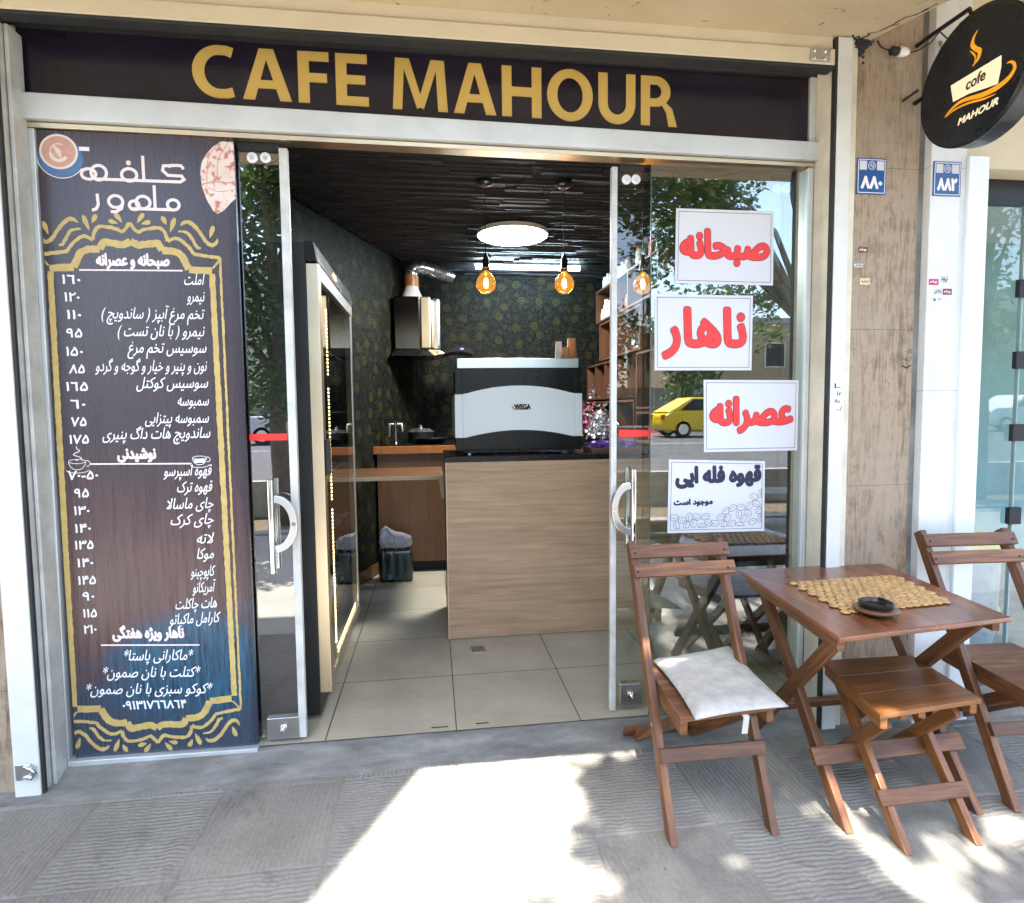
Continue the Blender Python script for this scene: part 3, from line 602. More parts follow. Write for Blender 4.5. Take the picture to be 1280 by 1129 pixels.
lp = side_post('shutter_rail', [(-.095, G0), (-.002, G0), (-.002, 2.853), (-.095, 2.853)], -.15, -.02, 'white_post', 'cream metal shutter rail left of the menu banner',
   [('guide', [(-.0015, G0), (.010, G0), (.010, 2.85), (-.0015, 2.85)], -.145, -.128, 'rubber'), ('rail_side', [(-.0015, G0), (.008, G0), (.008, 2.85), (-.0015, 2.85)], -.1275, -.02, 'alu_dirty'), ('inner_strip', [(.0125, G0), (.026, G0), (.026, 2.85), (.0125, 2.85)], -.10, -.02, 'alu_dirty')])
k = MB().tube([(-.055, -.155, .03), (-.02, -.168, .034), (-.008, -.168, .05), (-.02, -.166, .07), (-.05, -.155, .074)], .008, 8).obj('lock_loop', 'chrome', lp, smooth=True)
MB().box(-.085, -.028, -.156, -.150, .02, .085).obj('lock_plate', 'steel', lp, bevel=.003)
rp = side_post('shutter_rail', [(3.277, G0), (3.345, G0), (3.345, 2.99), (3.277, 2.99)], -.15, .0, 'white_post', 'off-white shutter rail beside the brown stone pillar',
   [('guide', [(3.266, G0), (3.2765, G0), (3.2765, 2.99), (3.266, 2.99)], -.148, -.122, 'rubber'), ('rail_side', [(3.2685, G0), (3.2765, G0), (3.2765, 2.99), (3.2685, 2.99)], -.1215, -.008, 'cream_strip'), ('edge_strip', [(3.3455, G0), (3.378, G0), (3.378, 2.99), (3.3455, 2.99)], -.135, .0, 'cream_strip')])
m = MB()
for i, b in enumerate(('L', 'ir', 'Av', '-/')):
    write(m, b, 3.296 + (i % 2) * .012, 3.325 + (i % 2) * .01, 1.505 - i * .034, XZ(-.1503), h=.03)
m.obj('scrawl', 'black_matt', rp)

def pillar(name, x0, x1, y0, mat, label, z1=3.4):
    t = thing(name, label, 'pillar'); MB().box(x0, x1, y0, .3, G0, z1).obj('shaft', mat, t, bevel=.003); return t
tp = pillar('stone_pillar', 3.3785, 3.690, -.13, 'travertine', 'brown travertine pillar with worn vertical streaks and street number')
bar('mortar_joint', [(3.6905, G0), (3.722, G0), (3.722, 3.3), (3.6905, 3.3)], -.122, .2, 'cement', tp, .002)
m = MB()
for i, b in enumerate(('-.|o', '-o\\:r', 'v')): write(m, b, 3.655 - .012 * i, 3.686, 1.66 - i * .035, XZ(-.1303), h=.035)
m.obj('scrawl', 'black_matt', tp)
lt = pillar('stone_pillar', -1.6, -.096, -.12, 'travertine', 'strip of beige travertine wall at the left edge of the shopfront', 2.995)
mp = pillar('marble_pillar', 3.7225, 3.868, -.16, 'marble', 'white marble slab pillar with street number and stickers')
bar('groove_strip', [(3.8685, G0), (3.905, G0), (3.905, 3.3), (3.8685, 3.3)], -.15, .2, 'marble', mp, .002)
bar('outer_strip', [(3.9055, G0), (4.005, G0), (4.005, 2.52), (3.9055, 2.52)], -.165, .2, 'white_enamel', mp, .003)

# dark soot by the shutter corner, a real crumbling lump of dirty mortar
m = MB(); r3 = random.Random(5)
for i in range(150):
    q = abs(r3.gauss(0, .026)); c0 = Vector((3.392 + r3.gauss(0, .020) * (1 - q * 6), -.1365, 2.992 - q)); rr = r3.uniform(.003, .0075)
    m.lathe([(0, -.3 * rr), (rr * .8, -rr * .2), (rr, 0), (rr * .7, rr * .4), (0, rr * .6)], c0, 7, 'y')
tag(m.obj('dirt_clump', 'rubber', smooth=True), 'sooty dirt clump in the corner under the canopy above the brown pillar', 'dirt')

# ---- street number plates
def plate(x0, x1, z0, z1, y, num, label):
    t = thing('number_plate', label, 'number plate', 'blue street number plates'); MB().box(x0, x1, y - .004, y, z0, z1).obj('plate', 'blue_plate', t, bevel=.001); f = XZ(y - .0042); m = MB()
    a = .005
    for q in (R4(x0 + a, x1 - a, z0 + a, z0 + a + .003), R4(x0 + a, x1 - a, z1 - a - .003, z1 - a), R4(x0 + a, x0 + a + .003, z0 + a, z1 - a), R4(x1 - a - .003, x1 - a, z0 + a, z1 - a)): m.poly(q, f, .0002)
    m.obj('border', 'white_ink', t)
    m = MB(); write(m, num, x0 + .018, x1 - .018, z0, f, bold=.004, box=(z0 + .022, z0 + .078)); m.obj('digits', 'white_ink', t)
    m = MB(); cx = (x0 + x1) / 2; cz = z1 - .031; m.poly(arc(cx, cz, .018, .018, 0, 360, 24)[:-1], f, .0003); m.poly(R4(x0 + .012, x0 + .046, z1 - .05, z1 - .012), f, .0003); m.poly(R4(x1 - .046, x1 - .012, z1 - .05, z1 - .012), f, .0003); e = m.obj('emblem', 'paper', t)
    m = MB(); m.poly(arc(cx, cz, .0145, .0145, 0, 360, 20)[:-1], f, .0005); m.obj('emblem_disc', 'blue_plate', e)
    m = MB(); m.ribbon([(cx - .009, cz - .004), (cx - .003, cz + .009), (cx + .001, cz - .008)], .003, f, .0007); m.ribbon([(cx + .004, cz + .009), (cx + .009, cz), (cx + .004, cz - .009)], .003, f, .0007); m.obj('emblem_sign', 'white_ink', e)
plate(3.388, 3.528, 2.349, 2.502, -.1305, '\u06f8\u06f8\u06f0', 'blue number plate reading 880 on the brown stone pillar')
plate(3.731, 3.866, 2.342, 2.490, -.1605, '\u06f8\u06f8\u06f2', 'blue number plate reading 882 on the white marble pillar')

# ---- small stickers on the pillars
def sticker(x, z, wd, hh, y, mat, txt, tmat, label):
    t = thing('sticker', label, 'sticker', 'small advert stickers on the pillars'); f = XZ(y); m = MB(); m.poly(R4(x, x + wd, z, z + hh), f, .0004); m.obj('backing', mat, t)
    m = MB(); write(m, txt, x + wd * .12, x + wd * .88, z, f, bold=.0006, box=(z + hh * .25, z + hh * .75), fa=True, depth=.0006); m.obj('print', tmat, t)
MAT['st_brown'] = plain('brown_sticker', (.16, .05, .035), .5); MAT['st_yellow'] = plain('cream_sticker', (.68, .56, .34), .5); MAT['st_pink'] = plain('magenta_sticker', (.50, .05, .16), .5); MAT['st_dark'] = plain('maroon_sticker', (.26, .05, .10), .5); MAT['st_grey'] = plain('worn_grey_sticker', (.50, .50, .49), .7, 0, .4, 60)
sticker(3.407, 2.098, .046, .026, -.1302, 'st_brown', 'چاه', 'white_ink', 'small brown sticker below the 880 number plate')
sticker(3.389, 2.035, .042, .016, -.1302, 'st_grey', 'باز', 'black_matt', 'torn pale sticker on the left side of the brown pillar')
sticker(3.420, 1.960, .048, .028, -.1302, 'st_yellow', 'تخلیه', 'st_brown', 'small cream sticker on the brown pillar')
sticker(3.730, 1.957, .048, .027, -.1602, 'st_pink', 'چاه', 'white_ink', 'bright magenta sticker at the left edge of the white pillar')
sticker(3.800, 1.915, .046, .027, -.1602, 'st_dark', 'چاه', 'white_ink', 'maroon sticker at the right on the white pillar')
sticker(3.756, 1.917, .040, .024, -.1602, 'st_grey', 'باز', 'black_matt', 'faded grey sticker left of the maroon one')
sticker(3.788, 1.967, .038, .030, -.1602, 'st_grey', 'لوله', 'black_matt', 'half torn grey sticker above the maroon one')
sticker(3.752, 1.882, .018, .022, -.1602, 'paper', 'ا', 'line_ink', 'tiny white sticker, left one of a low pair on the white pillar')
sticker(3.776, 1.886, .020, .020, -.1602, 'paper', 'ب', 'line_ink', 'tiny white sticker, right one of a low pair on the white pillar')

# ---- round projecting sign, its flat faces square to the street
DX, DY, DZ, DR = 3.60, -.470, 2.673, .240
rs = thing('round_sign', 'round black projecting sign with an orange and cream coffee cup', 'sign')
MB().lathe([(DR - .008, 0), (DR, .006), (DR, .094), (DR - .008, .10)], (DX, DY, DZ), 64, 'x').obj('drum', 'disc', rs, auto=35)
MB().lathe([(DR + .003, .003), (DR + .004, .010), (DR + .003, .016)], (DX, DY, DZ), 64, 'x').obj('rim', 'black_gloss', rs, smooth=True)
DF = lambda u, v, t: (DX - .0006 - t, DY - u, DZ + v)        # u runs away from the wall
dn = lambda L: [(x, z - .018) for x, z in L]
def stroke(m, L, W, t): q = smooth(dn(L)); m.ribbon(q, [float(x) for x in grow(W, len(q))], DF, t)
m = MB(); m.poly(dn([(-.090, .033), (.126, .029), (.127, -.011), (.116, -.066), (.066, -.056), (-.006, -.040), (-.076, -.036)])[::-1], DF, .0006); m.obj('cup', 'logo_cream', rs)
m = MB(); stroke(m, [(-.113, -.078), (-.089, -.064), (-.05, -.053), (-.006, -.058), (.055, -.074), (.113, -.078), (.156, -.069), (.179, -.049), (.177, -.029), (.164, -.015), (.149, -.012)], [.002, .008, .012, .014, .018, .020, .018, .013, .011, .008, .003], .0011)
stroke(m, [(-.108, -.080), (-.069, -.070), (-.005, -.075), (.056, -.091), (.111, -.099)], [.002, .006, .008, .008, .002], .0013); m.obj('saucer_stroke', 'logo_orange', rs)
m = MB(); stroke(m, [(.027, .178), (.009, .161), (.003, .135), (.020, .111), (.036, .094), (.031, .071), (.018, .061), (.006, .054)], [.001, .010, .017, .016, .018, .014, .008, .002], .001)
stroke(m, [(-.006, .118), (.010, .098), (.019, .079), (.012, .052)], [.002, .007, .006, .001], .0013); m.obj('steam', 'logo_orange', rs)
m = MB(); write(m, 'cofe', -.018, .066, -.040, DF, h=.056, bold=.0016, depth=.0016, shear=.1); m.obj('writing', 'logo_brown', rs)
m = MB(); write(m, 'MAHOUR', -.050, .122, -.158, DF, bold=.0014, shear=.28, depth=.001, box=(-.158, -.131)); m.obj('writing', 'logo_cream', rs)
MB().tube([(DX + .05, -.14, 2.98), (DX + .05, -.20, 2.98), (DX + .05, -.40, 2.97), (DX + .05, -.43, 2.895)], .009, 8).obj('bracket', 'black_metal', rs, smooth=True)
MB().tube([(DX + .05, -.14, 2.74), (DX + .05, -.26, 2.74)], .010, 8).obj('bracket', 'black_metal', rs, smooth=True)
MB().tube([(3.74, -.165, 2.99), (3.745, -.19, 2.90), (3.765, -.24, 2.862), (3.79, -.27, 2.875), (3.80, -.24, 2.95), (3.80, -.20, 3.05)], .007, 8).obj('loop', 'alu_dirty', rs, smooth=True)

ps = thing('plug_adaptor', 'black and white plug hanging under the canopy by the round sign', 'plug')
d0 = Vector((3.517, -.150, 2.947)); d1 = Vector((3.60, -.160, 2.938)); dd = (d1 - d0).normalized()
MB().tube([d0, d0 + dd * .004, d0 + dd * .030, d0 + dd * .036], [.012, .017, .018, .014], 14).obj('socket', 'black_matt', ps, auto=40)
MB().tube([d0 + dd * .0365, d0 + dd * .042, d0 + dd * .066, d0 + dd * .082], [.018, .021, .018, .008], 14).obj('plug', 'white_plastic', ps, auto=40)
tag(MB().tube([(3.465, -.137, 2.992), (3.478, -.142, 2.965), (3.50, -.147, 2.952), (3.519, -.150, 2.947)], .0035, 6).obj('cable', 'black_matt', smooth=True), 'short black cable from the canopy to the plug', 'cable')
tag(MB().tube([(3.600, -.160, 2.938), (3.62, -.18, 2.937), (3.65, -.215, 2.950), (3.66, -.25, 2.975), (3.655, -.31, 2.90)], .003, 6).obj('cable', 'black_matt', smooth=True), 'thin cable running from the plug to the round sign', 'cable')
tag(MB().tube([(3.60, -.125, 2.752), (3.612, -.165, 2.762), (3.62, -.19, 2.768)], [.006, .005, .007], 8).obj('nail', 'rubber', smooth=True), 'rusty bolt sticking out of the brown pillar below the plug', 'bolt')

# ================================================================ MENU BANNER
mb = thing('menu_banner', 'tall dark menu banner with gold ornament and white handwritten price list', 'menu')
FB = XZ(-.0045)
MB().box(.046, .767, -.0045, .012, .012, 2.519).obj('print', 'banner', mb)
gm = MB(); J = .0016
TT = [(.03, 2.049), (.086, 2.056), (.131, 2.063), (.145, 2.086), (.175, 2.114), (.197, 2.122), (.227, 2.11), (.233, 2.138), (.254, 2.161), (.308, 2.155), (.338, 2.145), (.364, 2.178)]
TB = [(.063, 1.996), (.151, 2.002), (.16, 2.022), (.179, 2.057), (.209, 2.072), (.249, 2.073), (.263, 2.1), (.29, 2.099), (.337, 2.094), (.364, 2.108)]
S1 = [(.037, 2.125), (.045, 2.105), (.064, 2.099), (.086, 2.119), (.11, 2.157), (.14, 2.185), (.162, 2.185), (.175, 2.173)]; S2 = [(.102, 2.087), (.117, 2.091), (.133, 2.12), (.152, 2.145), (.185, 2.151)]
DR_ = [((.051, 2.175), (.066, 2.128)), ((.195, 2.202), (.215, 2.147)), ((.243, 2.207), (.227, 2.174)), ((.311, 2.216), (.336, 2.179)), ((.287, 2.185), (.32, 2.175))]
mir = lambda L, c=.364: [(2 * c - x, z) for x, z in L]
def flip(L): return [(.366 + (x - .364) * 1.0, .2245 - (z - 1.99) * 0.93 + .012 * 0) for x, z in L]     # lower half of the ornament
for fl_ in (False, True):
    for mi in (False, True):
        def T(L):
            if mi: L = mir(L)
            return flip(L) if fl_ else L
        
        for L, w_, d_ in ((TT, .0135, .0004), (TB, .028, .0005)):
            cut = (0, 2, 6, len(L) - 1) if L is TT else (0, 1, 5, len(L) - 1)          # rounded between the corners
            for e in range(3): gm.ribbon(T(smooth(L[cut[e]:cut[e + 1] + 1])), w_, FB, d_ + .0002 * mi + e * .00004, J)
        
        q1, q2 = smooth(S1), smooth(S2); gm.ribbon(T(q1), [float(x) for x in grow([.006, .014, .016, .014, .015, .017, .014, .005], len(q1))], FB, .0004, J); gm.ribbon(T(q2), [float(x) for x in grow([.006, .013, .013, .011, .006], len(q2))], FB, .0004, J)
        gm.ribbon(T([(.028, 2.046), (.060, 2.008)]), .007, FB, .0008, J)
        for a, b in DR_:
            a, b = T([a, b]); q = [(a[0] + (b[0] - a[0]) * i / 5, a[1] + (b[1] - a[1]) * i / 5) for i in range(6)]; gm.ribbon(q, [.008, .017, .019, .015, .009, .003], FB, .0006, .0006)
gm.ribbon([(.066, 1.985), (.054, .23)], .022, FB, .0009, J); gm.ribbon([(.033, 2.05), (.031, .17)], .009, FB, .0009, J)
gm.ribbon([(.664, 1.985), (.678, .23)], .022, FB, .0009, J); gm.ribbon([(.697, 2.05), (.702, .17)], .009, FB, .0009, J)
# parts of the strokes outside the print would hang in the air: keep all inside
gm.v = [(max(.0475, x), y, z) for x, y, z in gm.v]
gm.obj('gold_ornament', 'gold_orn', mb)
ITEMS = ['املت', 'نیمرو', 'تخم مرغ آبپز ( ساندویچ )', 'نیمرو ( با نان تست )', 'سوسیس تخم مرغ', 'نون و پنیر و خیار و گوجه و گردو', 'سوسیس کوکتل', 'سمبوسه', 'سمبوسه پیتزایی', 'ساندویچ هات داگ پنیری', 'قهوه اسپرسو', 'قهوه ترک', 'چای ماسالا', 'چای کرک', 'لاته', 'موکا', 'کاپوچینو', 'آمریکانو', 'هات چاکلت', 'کارامل ماکیاتو']
IX = [(.557, .636, 1.945), (.563, .633, 1.879), (.242, .63, 1.809), (.298, .627, 1.74), (.33, .63, 1.674), (.207, .63, 1.601), (.356, .63, 1.533), (.51, .63, 1.461), (.382, .627, 1.391), (.219, .63, 1.329), (.441, .63, 1.175), (.491, .63, 1.108), (.447, .63, 1.039), (.46, .628, .973), (.558, .627, .892), (.556, .622, .828), (.527, .625, .755), (.531, .625, .687), (.462, .625, .62), (.434, .638, .557)]
PR = ['160', '120', '110', '95', '150', '85', '165', '60', '75', '175', '70-50', '95', '130', '140', '135', '140', '145', '90', '115', '210']
PX = [(.107, .174, 1.953), (.112, .167, 1.885), (.117, .169, 1.817), (.11, .168, 1.745), (.106, .167, 1.673), (.111, .169, 1.604), (.098, .177, 1.535), (.109, .165, 1.465), (.108, .164, 1.395), (.098, .169, 1.325), (.085, .196, 1.181), (.103, .157, 1.109), (.099, .156, 1.038), (.098, .158, .966), (.094, .163, .898), (.099, .159, .825), (.098, .164, .753), (.11, .155, .686), (.109, .16, .616), (.108, .156, .549)]
fad = lambda s: ''.join(('\u0666' if c == '6' else chr(0x06F0 + int(c))) if c.isdigit() else c for c in s)
for b, (x0, x1, z) in zip(ITEMS, IX):
    m = MB(); write(m, b, x0, x1, z - .004, FB, h=.062, fa=True, bold=.0003, shear=.34, depth=.001); m.obj('item_name', 'white_ink', mb)
for b, (x0, x1, z) in zip(PR, PX):
    m = MB(); write(m, fad(b), x0, x1, z - .015, FB, h=.050, bold=.0011, depth=.001, shear=.1); m.obj('price', 'white_ink', mb)
for b, x0, x1, z, sl_ in (('صبحانه و عصرانه', .233, .506, 2.012, .012), ('نوشیدنی', .27, .418, 1.247, -.015), ('ناهار ویژه هفتگی', .213, .491, .51, -.055)):
    m = MB(); write(m, b, x0, x1, z, FB, h=.062, fa=True, bold=.0028, depth=.001, slope=sl_); m.obj('heading', 'pink_ink', mb)
for b, x0, x1, z, sl_ in (('*ماکارانی پاستا*', .254, .524, .412, -.055), ('*کتلت با نان صمون*', .17, .549, .346, -.06), ('*کوکو سبزی با نان صمون*', .103, .594, .28, -.065)):
    m = MB(); write(m, b, x0, x1, z, FB, h=.062, fa=True, bold=.0004, shear=.32, depth=.001, slope=sl_); m.obj('special', 'white_ink', mb)
m = MB(); write(m, fad('09131766864'), .237, .486, .205, FB, h=.05, bold=.0012, depth=.001, slope=-.05); m.obj('phone_number', 'white_ink', mb)
m = MB()
for a in ((.17, 1.992, .553, 1.996), (.167, 1.227, .551, 1.220), (.168, .482, .549, .459)): m.ribbon([a[:2], a[2:]], .006, FB, .001)
m.obj('rule', 'pink_ink', mb)
# hand drawn cups beside the drinks heading
def cupdraw(cx, cz, k, big):
    m = MB(); f = FB; e = lambda a, b, rx, rz, a0=0, a1=360: [(cx + (x) * k, cz + z * k) for x, z in arc(a, b, rx, rz, a0, a1, 18)]
    m.ribbon(e(0, 0, .03, .008), .0022, f, .001); m.ribbon(e(0, 0, .03, .032, 180, 360), .0022, f, .001); m.ribbon(e(.034, -.008, .012, .011, -100, 110), .0022, f, .001); m.ribbon(e(0, -.034, .038, .010, 170, 370), .0022, f, .001)
    if big: m.ribbon(smooth([(cx - .004, cz + .004), (cx + .018, cz + .014), (cx - .012, cz + .028), (cx + .012, cz + .042), (cx + .002, cz + .052), (cx + .002, cz + .062)]), .0025, f, .001)
    else: m.poly(R4(cx - .022 * k, cx + .022 * k, cz - .022 * k, cz - .004 * k), f, .0008)
    m.obj('cup_drawing', 'white_ink', mb)
cupdraw(.120, 1.238, 1.05, True); cupdraw(.583, 1.243, .9, False)
# the name in rounded strokes
m = MB(); W = .0115
KS = [0]
def STK(L, w=W): KS[0] += 1; m.ribbon(L, w, FB, .0008 + KS[0] * .00006)
STK([(.575, 2.392), (.565, 2.405), (.53, 2.405), (.518, 2.399)]); STK([(.545, 2.405), (.50, 2.402), (.496, 2.384), (.515, 2.366), (.566, 2.365), (.575, 2.352), (.560, 2.342), (.405, 2.342)])
STK([(.425, 2.342), (.425, 2.437)]); STK(arc(.372, 2.362, .028, .024, -60, 300, 18)); STK([(.41, 2.342), (.335, 2.342)]); STK(arc(.372, 2.408, .005, .005, 0, 360, 8), .009)
STK([(.335, 2.342), (.30, 2.342)]); STK(arc(.262, 2.366, .028, .028, -80, 280, 18)); STK(arc(.225, 2.360, .026, .020, -100, 260, 16)); STK([(.32, 2.342), (.255, 2.342)])
STK(arc(.530, 2.252, .022, .020, -80, 280, 16)); STK([(.53, 2.233), (.447, 2.233)]); STK([(.462, 2.233), (.462, 2.325)]); STK(arc(.418, 2.258, .026, .024, -90, 270, 16)); STK(arc(.385, 2.246, .018, .017, -90, 270, 14)); STK([(.447, 2.233), (.37, 2.233)])
STK(arc(.318, 2.258, .026, .023, -90, 270, 16)); STK([(.344, 2.255), (.338, 2.232), (.318, 2.219), (.298, 2.219)]); STK([(.252, 2.286), (.254, 2.245), (.246, 2.228), (.230, 2.222)])
m.obj('title', 'pink_ink', mb)
# cup of coffee and folded flatbread pictures
m = MB(); m.poly(arc(.105, 2.436, .092, .070, 0, 360, 40)[:-1] if False else arc(.128, 2.420, .0800, .075, 0, 360, 40)[:-1], FB, .0003); c0 = m.obj('coffee_picture', 'cup_blue', mb)
m = MB(); m.ribbon(arc(.128, 2.420, .084, .079, 180, 330, 20), .003, FB, .0006); m.poly(R4(.195, .232, 2.447, 2.462), FB, .0005); m.obj('saucer_line', 'white_ink', c0)
m = MB(); m.poly(arc(.122, 2.440, .069, .066, 0, 360, 36)[:-1], FB, .0006); m.obj('cup_rim', 'coffee_foam', c0)
m = MB(); m.poly(arc(.122, 2.440, .060, .058, 0, 360, 36)[:-1], FB, .0009); m.obj('coffee', 'coffee', c0)
m = MB(); m.ribbon(arc(.122, 2.438, .030, .032, 60, 330, 16), [.004] * 8 + [.012] * 9, FB, .0012); m.ribbon([(.105, 2.460), (.122, 2.440), (.130, 2.415)], [.006, .018, .004], FB, .0014); m.obj('latte_art', 'coffee_foam', c0)
m = MB(); m.poly([(.767, 2.505), (.722, 2.505), (.690, 2.485), (.662, 2.455), (.643, 2.42), (.636, 2.38), (.640, 2.33), (.655, 2.28), (.678, 2.235), (.695, 2.222), (.722, 2.238), (.748, 2.268), (.767, 2.285)][::-1], FB, .0004); bp = m.obj('flatbread_picture', 'bread', mb)
m = MB(); [m.ribbon(smooth(L), w_, FB, .0007 + i * .0001) for i, (L, w_) in enumerate((([(.640, 2.335), (.69, 2.348), (.735, 2.345), (.766, 2.350)], .005), ([(.712, 2.50), (.670, 2.44), (.660, 2.345)], .003), ([(.745, 2.50), (.706, 2.43), (.70, 2.352)], .003), ([(.662, 2.325), (.70, 2.31), (.766, 2.32)], .0025)))]
m.obj('fold', 'bread_line', bp)

# ================================================================ GLASS DOORS
def glass_pane(mbx, x0, x1, y0, y1, z0, z1): return mbx.quad((x0, y0, z0), (x1, y0, z0), (x1, y0, z1), (x0, y0, z1))
def bolts(parent, pts, y):
    for x, z in pts:
        b = MB().lathe([(.021, 0), (.021, -.006), (.017, -.009), (.010, -.009), (.0095, -.006)], (x, y, z), 20, 'y').obj('bolt', 'white_plastic', parent, auto=40); MB().lathe([(.008, -.005), (.008, -.0085)], (x, y, z), 10, 'y').obj('bolt_core', 'steel', b)
def door_handle(parent, x, z0, z1, side, y):
    """a pull tube on either side of the glass and a half-ring plate on the inner edge"""
    for yy, dz in ((y - .045, 0), (y + .045, .0)):
        h = MB().tube([(x, yy, z0 + dz), (x, yy, z1 + dz)], .0135, 14).obj('handle', 'chrome', parent, auto=40)
        for zz in (z0 + .11, z1 - .09): MB().tube([(x, yy, zz), (x, y + (.002 if yy > y else -.002), zz)], .008, 10).obj('stand_off', 'chrome', h, smooth=True)
    zc = (z0 + z1) / 2 + .012; R = .105; m = MB(); n = 24
    P = [(x + side * (.018 + R * .72 * math.sin(PI * i / n)), zc + R * math.cos(PI * i / n)) for i in range(n + 1)]
    m.ribbon(P, .030, lambda u, v, t: (u, y - .062 - t, v), .0); m2 = MB(); k = len(m.v)
    m2.v = [(a, b, c) for a, b, c in m.v] + [(a, b + .022, c) for a, b, c in m.v]; N = n + 1
    for i in range(n):
        a, b, c, d = i, N + i, N + i + 1, i + 1; m2.face((a, b, c, d)); m2.face((d + k, c + k, b + k, a + k)); m2.face((a, d, d + k, a + k)); m2.face((b, b + k, c + k, c))
    m2.face((0, k, k + N, N)); m2.face((n, N + n, k + N + n, k + n))
    m2.obj('half_ring', 'steel', parent, bevel=.002)
    MB().lathe([(.009, 0), (.009, -.004)], (x + side * .094, y - .062, zc), 10, 'y').obj('keyhole', 'chrome', parent)
def floor_lock(parent, x0, x1, z0, z1, y):
    l = MB().box(x0, x1, y - .018, y + .02, z0, z1).obj('floor_lock', 'steel', parent, bevel=.004); cx = (x0 + x1) / 2; cz = (z0 + z1) / 2
    MB().lathe([(.016, 0), (.016, -.006), (.008, -.008), (.007, -.03), (.004, -.034)], (cx, y - .018, cz), 14, 'y').obj('lock_knob', 'chrome', l, auto=40)
YD = .03
dl = thing('glass_door', 'left sliding glass door half hidden behind the menu banner', 'door', 'sliding glass doors')
glass_pane(MB(), .40, .930, YD, 0, .02, 2.495).obj('pane', 'glass', dl)
bar('stile', [(.930, .012), (.962, .012), (.968, 2.50), (.934, 2.50)], YD - .014, YD + .014, 'alu_dirty', dl)
MB().box(.775, .93, YD - .012, YD + .016, 2.485, 2.515).obj('top_clamp', 'black_metal', dl)
bolts(dl, [(.829, 2.458), (.881, 2.460)], YD - .004); door_handle(dl, .858, .752, 1.145, 1, YD); floor_lock(dl, .800, .934, .012, .110, YD)
dr = thing('glass_door', 'right sliding glass door whose handle shows beside the wooden counter', 'door', 'sliding glass doors')
glass_pane(MB(), 2.36, 3.225, YD + .02, 0, .02, 2.48).obj('pane', 'glass_right', dr)
bar('stile', [(2.331, .012), (2.358, .012), (2.366, 2.49), (2.339, 2.49)], YD + .006, YD + .034, 'alu_dirty', dr)
MB().box(2.38, 2.49, YD + .008, YD + .036, 2.47, 2.50).obj('top_clamp', 'black_metal', dr); MB().box(3.09, 3.2, YD + .008, YD + .036, 2.455, 2.49).obj('top_clamp', 'black_metal', dr)
bolts(dr, [(2.408, 2.438), (2.451, 2.440), (3.123, 2.424), (3.169, 2.426)], YD + .016); door_handle(dr, 2.432, .77, 1.150, -1, YD + .02); floor_lock(dr, 2.377, 2.484, .030, .140, YD + .02)
fx = thing('fixed_window', 'fixed glass panel beside the brown pillar carrying four paper signs', 'window')
glass_pane(MB(), 2.508, 3.238, 0, 0, -.004, 2.50).obj('pane', 'glass_fix', fx)
MB().box(2.505, 2.5085, -.001, .006, 0, 2.49).obj('pane_edge', 'glass_edge', fx)
m = MB(); f = XZ(.008); m.poly([(2.375, 1.296), (2.515, 1.296), (2.515, 1.281), (2.570, 1.310), (2.515, 1.340), (2.515, 1.326), (2.375, 1.328)], XZ(YD + .018), .0006)
tag(m.obj('arrow_sticker', 'red_tape'), 'red arrow sticker on the right glass door pointing right', 'sticker')
m = MB(); m.poly(R4(.772, .925, 1.308, 1.336), XZ(YD - .002), .0006); tag(m.obj('safety_tape', 'red_tape'), 'red tape strip across the left glass door', 'sticker')

# ---- paper signs on the fixed glass
def papersign(q, body, label, draw=None):
    """q corners: bottom left, bottom right, top right, top left"""
    t = thing('paper_sign', label, 'paper sign', 'paper signs taped to the glass'); y = -.0012; f = XZ(y); m = MB(); m.poly(q, f, .0008); m.obj('sheet', 'paper', t); f2 = XZ(y - .0009)
    (ax, az), (bx, bz), (cx, cz), (dx_, dz_) = q; ins = .013
    m = MB(); m.ribbon([(ax + ins, az + ins), (bx - ins, bz + ins), (cx - ins, cz - ins), (dx_ + ins, dz_ - ins), (ax + ins, az + ins)], .0026, f2, .0003); m.obj('border', 'line_ink', t)
    for body_, x0, x1, z0, z1, col in body:
        if col == 'red_ink':
            m = MB(); write(m, body_, x0, x1, 0, f2, fa=True, bold=.0108, box=(z0, z1), depth=.0003); m.obj('lettering_outline', 'ink_edge', t)
            m = MB(); write(m, body_, x0 + .003, x1 - .003, 0, f2, fa=True, bold=.0080, box=(z0 + .003, z1 - .003), depth=.0012); m.obj('lettering', 'red_ink', t)
        else:
            m = MB(); write(m, body_, x0, x1, 0, f2, fa=True, bold=.0062 if z1 - z0 > .07 else .0025, box=(z0, z1), depth=.0003); m.obj('lettering', col, t)
    if draw: draw(t, f2)
papersign([(2.617, 1.980), (3.085, 1.977), (3.083, 2.306), (2.621, 2.306)], [('صبحانه', 2.636, 3.068, 2.055, 2.225, 'red_ink')], 'white paper sign with a red word, topmost of four on the glass')
papersign([(2.525, 1.594), (2.987, 1.593), (2.989, 1.930), (2.523, 1.930)], [('ناهار', 2.555, 2.962, 1.640, 1.880, 'red_ink')], 'white paper sign with the largest red letters, second from the top')
papersign([(2.762, 1.222), (3.221, 1.221), (3.221, 1.547), (2.757, 1.551)], [('عصرانه', 2.785, 3.200, 1.300, 1.478, 'red_ink')], 'white paper sign with a red word, third down and nearest the pillar')
